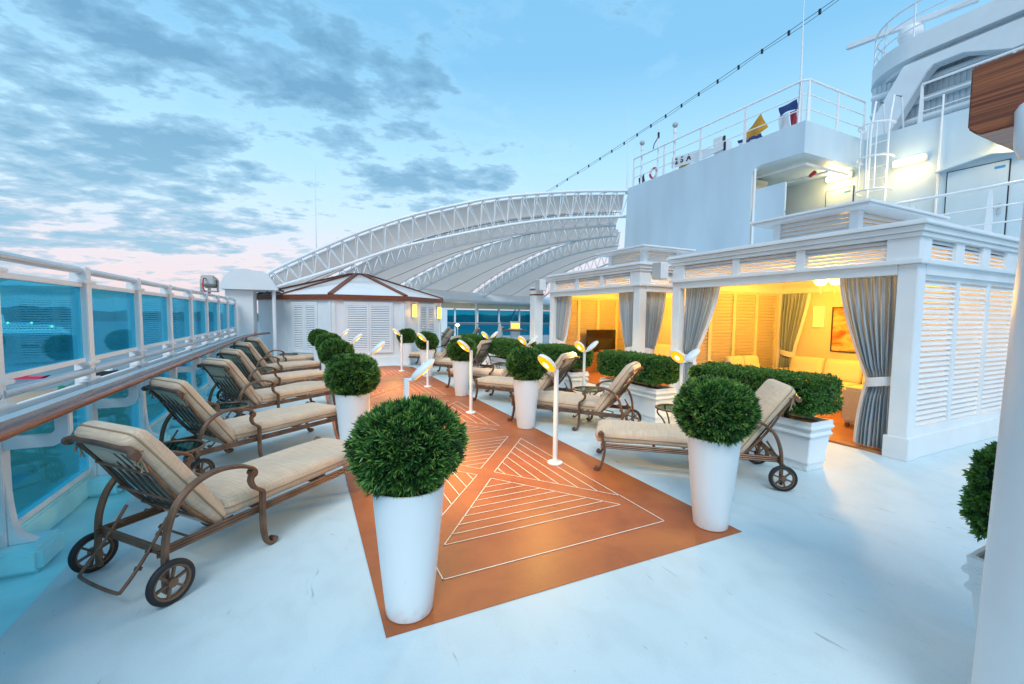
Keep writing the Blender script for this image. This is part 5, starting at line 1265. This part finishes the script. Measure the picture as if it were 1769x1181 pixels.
# ------------------------------------------------------------------ awning and pillar at the right edge
t = thing('awning_fascia', 'dark glossy wood fascia panel overhead at the top right edge', 'fascia', (2.5, 0, 2.6))
p = MB(); p.prism([(.775, 2.705), (.775, 2.478), (.745, 2.445), (-4, 2.445), (-4, 2.705)], fx_, 2.3, 2.9); part('panel', p, 'panel_wood', t, bevel=.006, world=True)
p = MB(); p.lathe([(.001, -.14), (.04, -.135), (.055, -.1), (.06, .03), (.05, .05)], (2.32, .598, 2.46), 18); part('dome_camera', p, 'white_metal', t, 60, world=True)
t = thing('round_pillar', 'white tapering round pillar cropped by the right edge of the picture', 'pillar', (2.57, .37, 0))
p = MB(); p.lathe([(.343, 0), (.335, .44), (.308, 2.0), (.30, 2.44)], n=48); part('shaft', p, 'white', t, 60)
single('deck_step', MB().box(9.75, 10.6, 2.0, 2.5, 0, .2), 'white', 'low white step at the rear foot of the near cabana side', 'step', bevel=.01, loc=(10.1, 2.2, 0))

# ------------------------------------------------------------------ harbour beyond the glass
def ship(name, lb, cat, loc, rz, hull, decks, hm, win, funnels=True, scale=1):
    t = thing(name, lb, cat, loc, rz); Lh, Wh, Hh = hull
    p = MB(); pl = [(-Lh / 2, -Wh / 2), (Lh / 2 - Wh * .9, -Wh / 2), (Lh / 2 - Wh * .3, -Wh * .3), (Lh / 2, 0), (Lh / 2 - Wh * .3, Wh * .3), (Lh / 2 - Wh * .9, Wh / 2), (-Lh / 2, Wh / 2)]
    p.prism(pl, lambda a, b, d: (a, b, d), -2, Hh); part('hull', p, hm, t)
    for x0, x1, z0, z1 in decks:
        p = MB(); p.box(x0, x1, -Wh * .45, Wh * .45, z0, z1); d = part('deck_house', p, 'shipwhite_glow', t)
        p = MB(); n = int((x1 - x0) / 5)
        for k in range(n): p.box(x0 + 2 + 5 * k, x0 + 5 + 5 * k, -Wh * .45 - .1, -Wh * .45 + .1, z0 + (z1 - z0) * .4, z0 + (z1 - z0) * .72)
        part('windows', p, 'windark', d)
    if win:
        p = MB()
        for a, b in win: p.box(a, b, -Wh / 2 - .15, -Wh / 2 + .1, Hh * .30, Hh * .48)
        part('hull_windows', p, 'windark', t)
    return t
f1 = ship('ferry', 'white multi-deck ferry with lit deck lamps seen through the glass at far left', 'ferry', (-492, 1085, SEA), rad(3), (190, 26, 6), [(-90, 82, 6, 10.5), (-88, 70, 10.5, 14.5), (-40, 40, 14.5, 18)], 'shipwhite_glow', None)
p = MB(); p.prism([(-12, 18), (8, 18), (6, 33), (-10, 33)], lambda a, b, d: (a, d, b), -5, 5); part('funnel', p, 'shipwhite_glow', f1); p = MB(); p.box(-2, 3, -5.4, 5.4, 20, 31); part('funnel_stripe', p, 'red', f1)
for x in (-60, -20, 18, 48, 74):
    p = MB(); p.lathe([(.01, -2.2), (2.2, 0), (.01, 2.2)], (x, -13, 18.5 if x < 60 else 12), 8); part('deck_light', p, 'lens_hot', f1)
ship('cargo_vessel', 'grey-blue hulled vessel with a row of dark hull openings moored before the ferry', 'vessel', (-290, 585, SEA), rad(8), (150, 26, 17), [(-70, 5, 17, 19)], 'hullgrey', [(-26, -10), (-4, 0), (4, 12), (15, 19), (22, 28), (42, 54)])
t = thing('red_boat', 'small red boat floating by the quay edge below the glass', 'boat', (-152, 362, SEA), rad(-12))
p = MB(); p.prism([(-9, 1.6), (7, 1.3), (10, 1.9), (6, -1), (-8, -1)], lambda a, b, d: (a, d, b), -2.2, 2.2); part('hull', p, 'pink', t, bevel=.3)
p = MB(); p.box(-6, -1, -1.6, 1.6, 1.5, 3.2); part('cabin', p, 'pink', t, bevel=.2)
t = thing('quay_crane', 'green mobile crane truck parked on the quay', 'crane', (-104, 278, SEA + 2.2), rad(15))
p = MB(); p.box(-3, 3, -1.2, 1.2, .8, 2.2); p.box(-2.6, -.8, -1.1, 1.1, 2.2, 3.6); part('body', p, 'green', t, bevel=.1)
p = MB(); p.beam((-1, 0, 2.6), (3.6, 0, 5.0), .5, .5); part('boom', p, 'green', t)
for x in (-2.2, 0, 2.2):
    for y in (-1.1, 1.1): p = MB(); p.cyl((x, y - .3, .8), (x, y + .3, .8), .8, 14); part('wheel', p, 'dark', t, 50)
t = thing('dock_barge', 'dark work barge with deck gear beside the quay', 'barge', (-121, 365, SEA), rad(-10))
p = MB(); p.box(-9, 9, -4, 4, -1, 3); part('hull', p, 'dark', t, bevel=.2); p = MB(); p.box(-4, 2, -2, 2, 3.002, 5.4); p.box(4, 7, -1.5, 1.5, 3.002, 4.2); part('deck_house', p, 'shipwhite_glow', t)
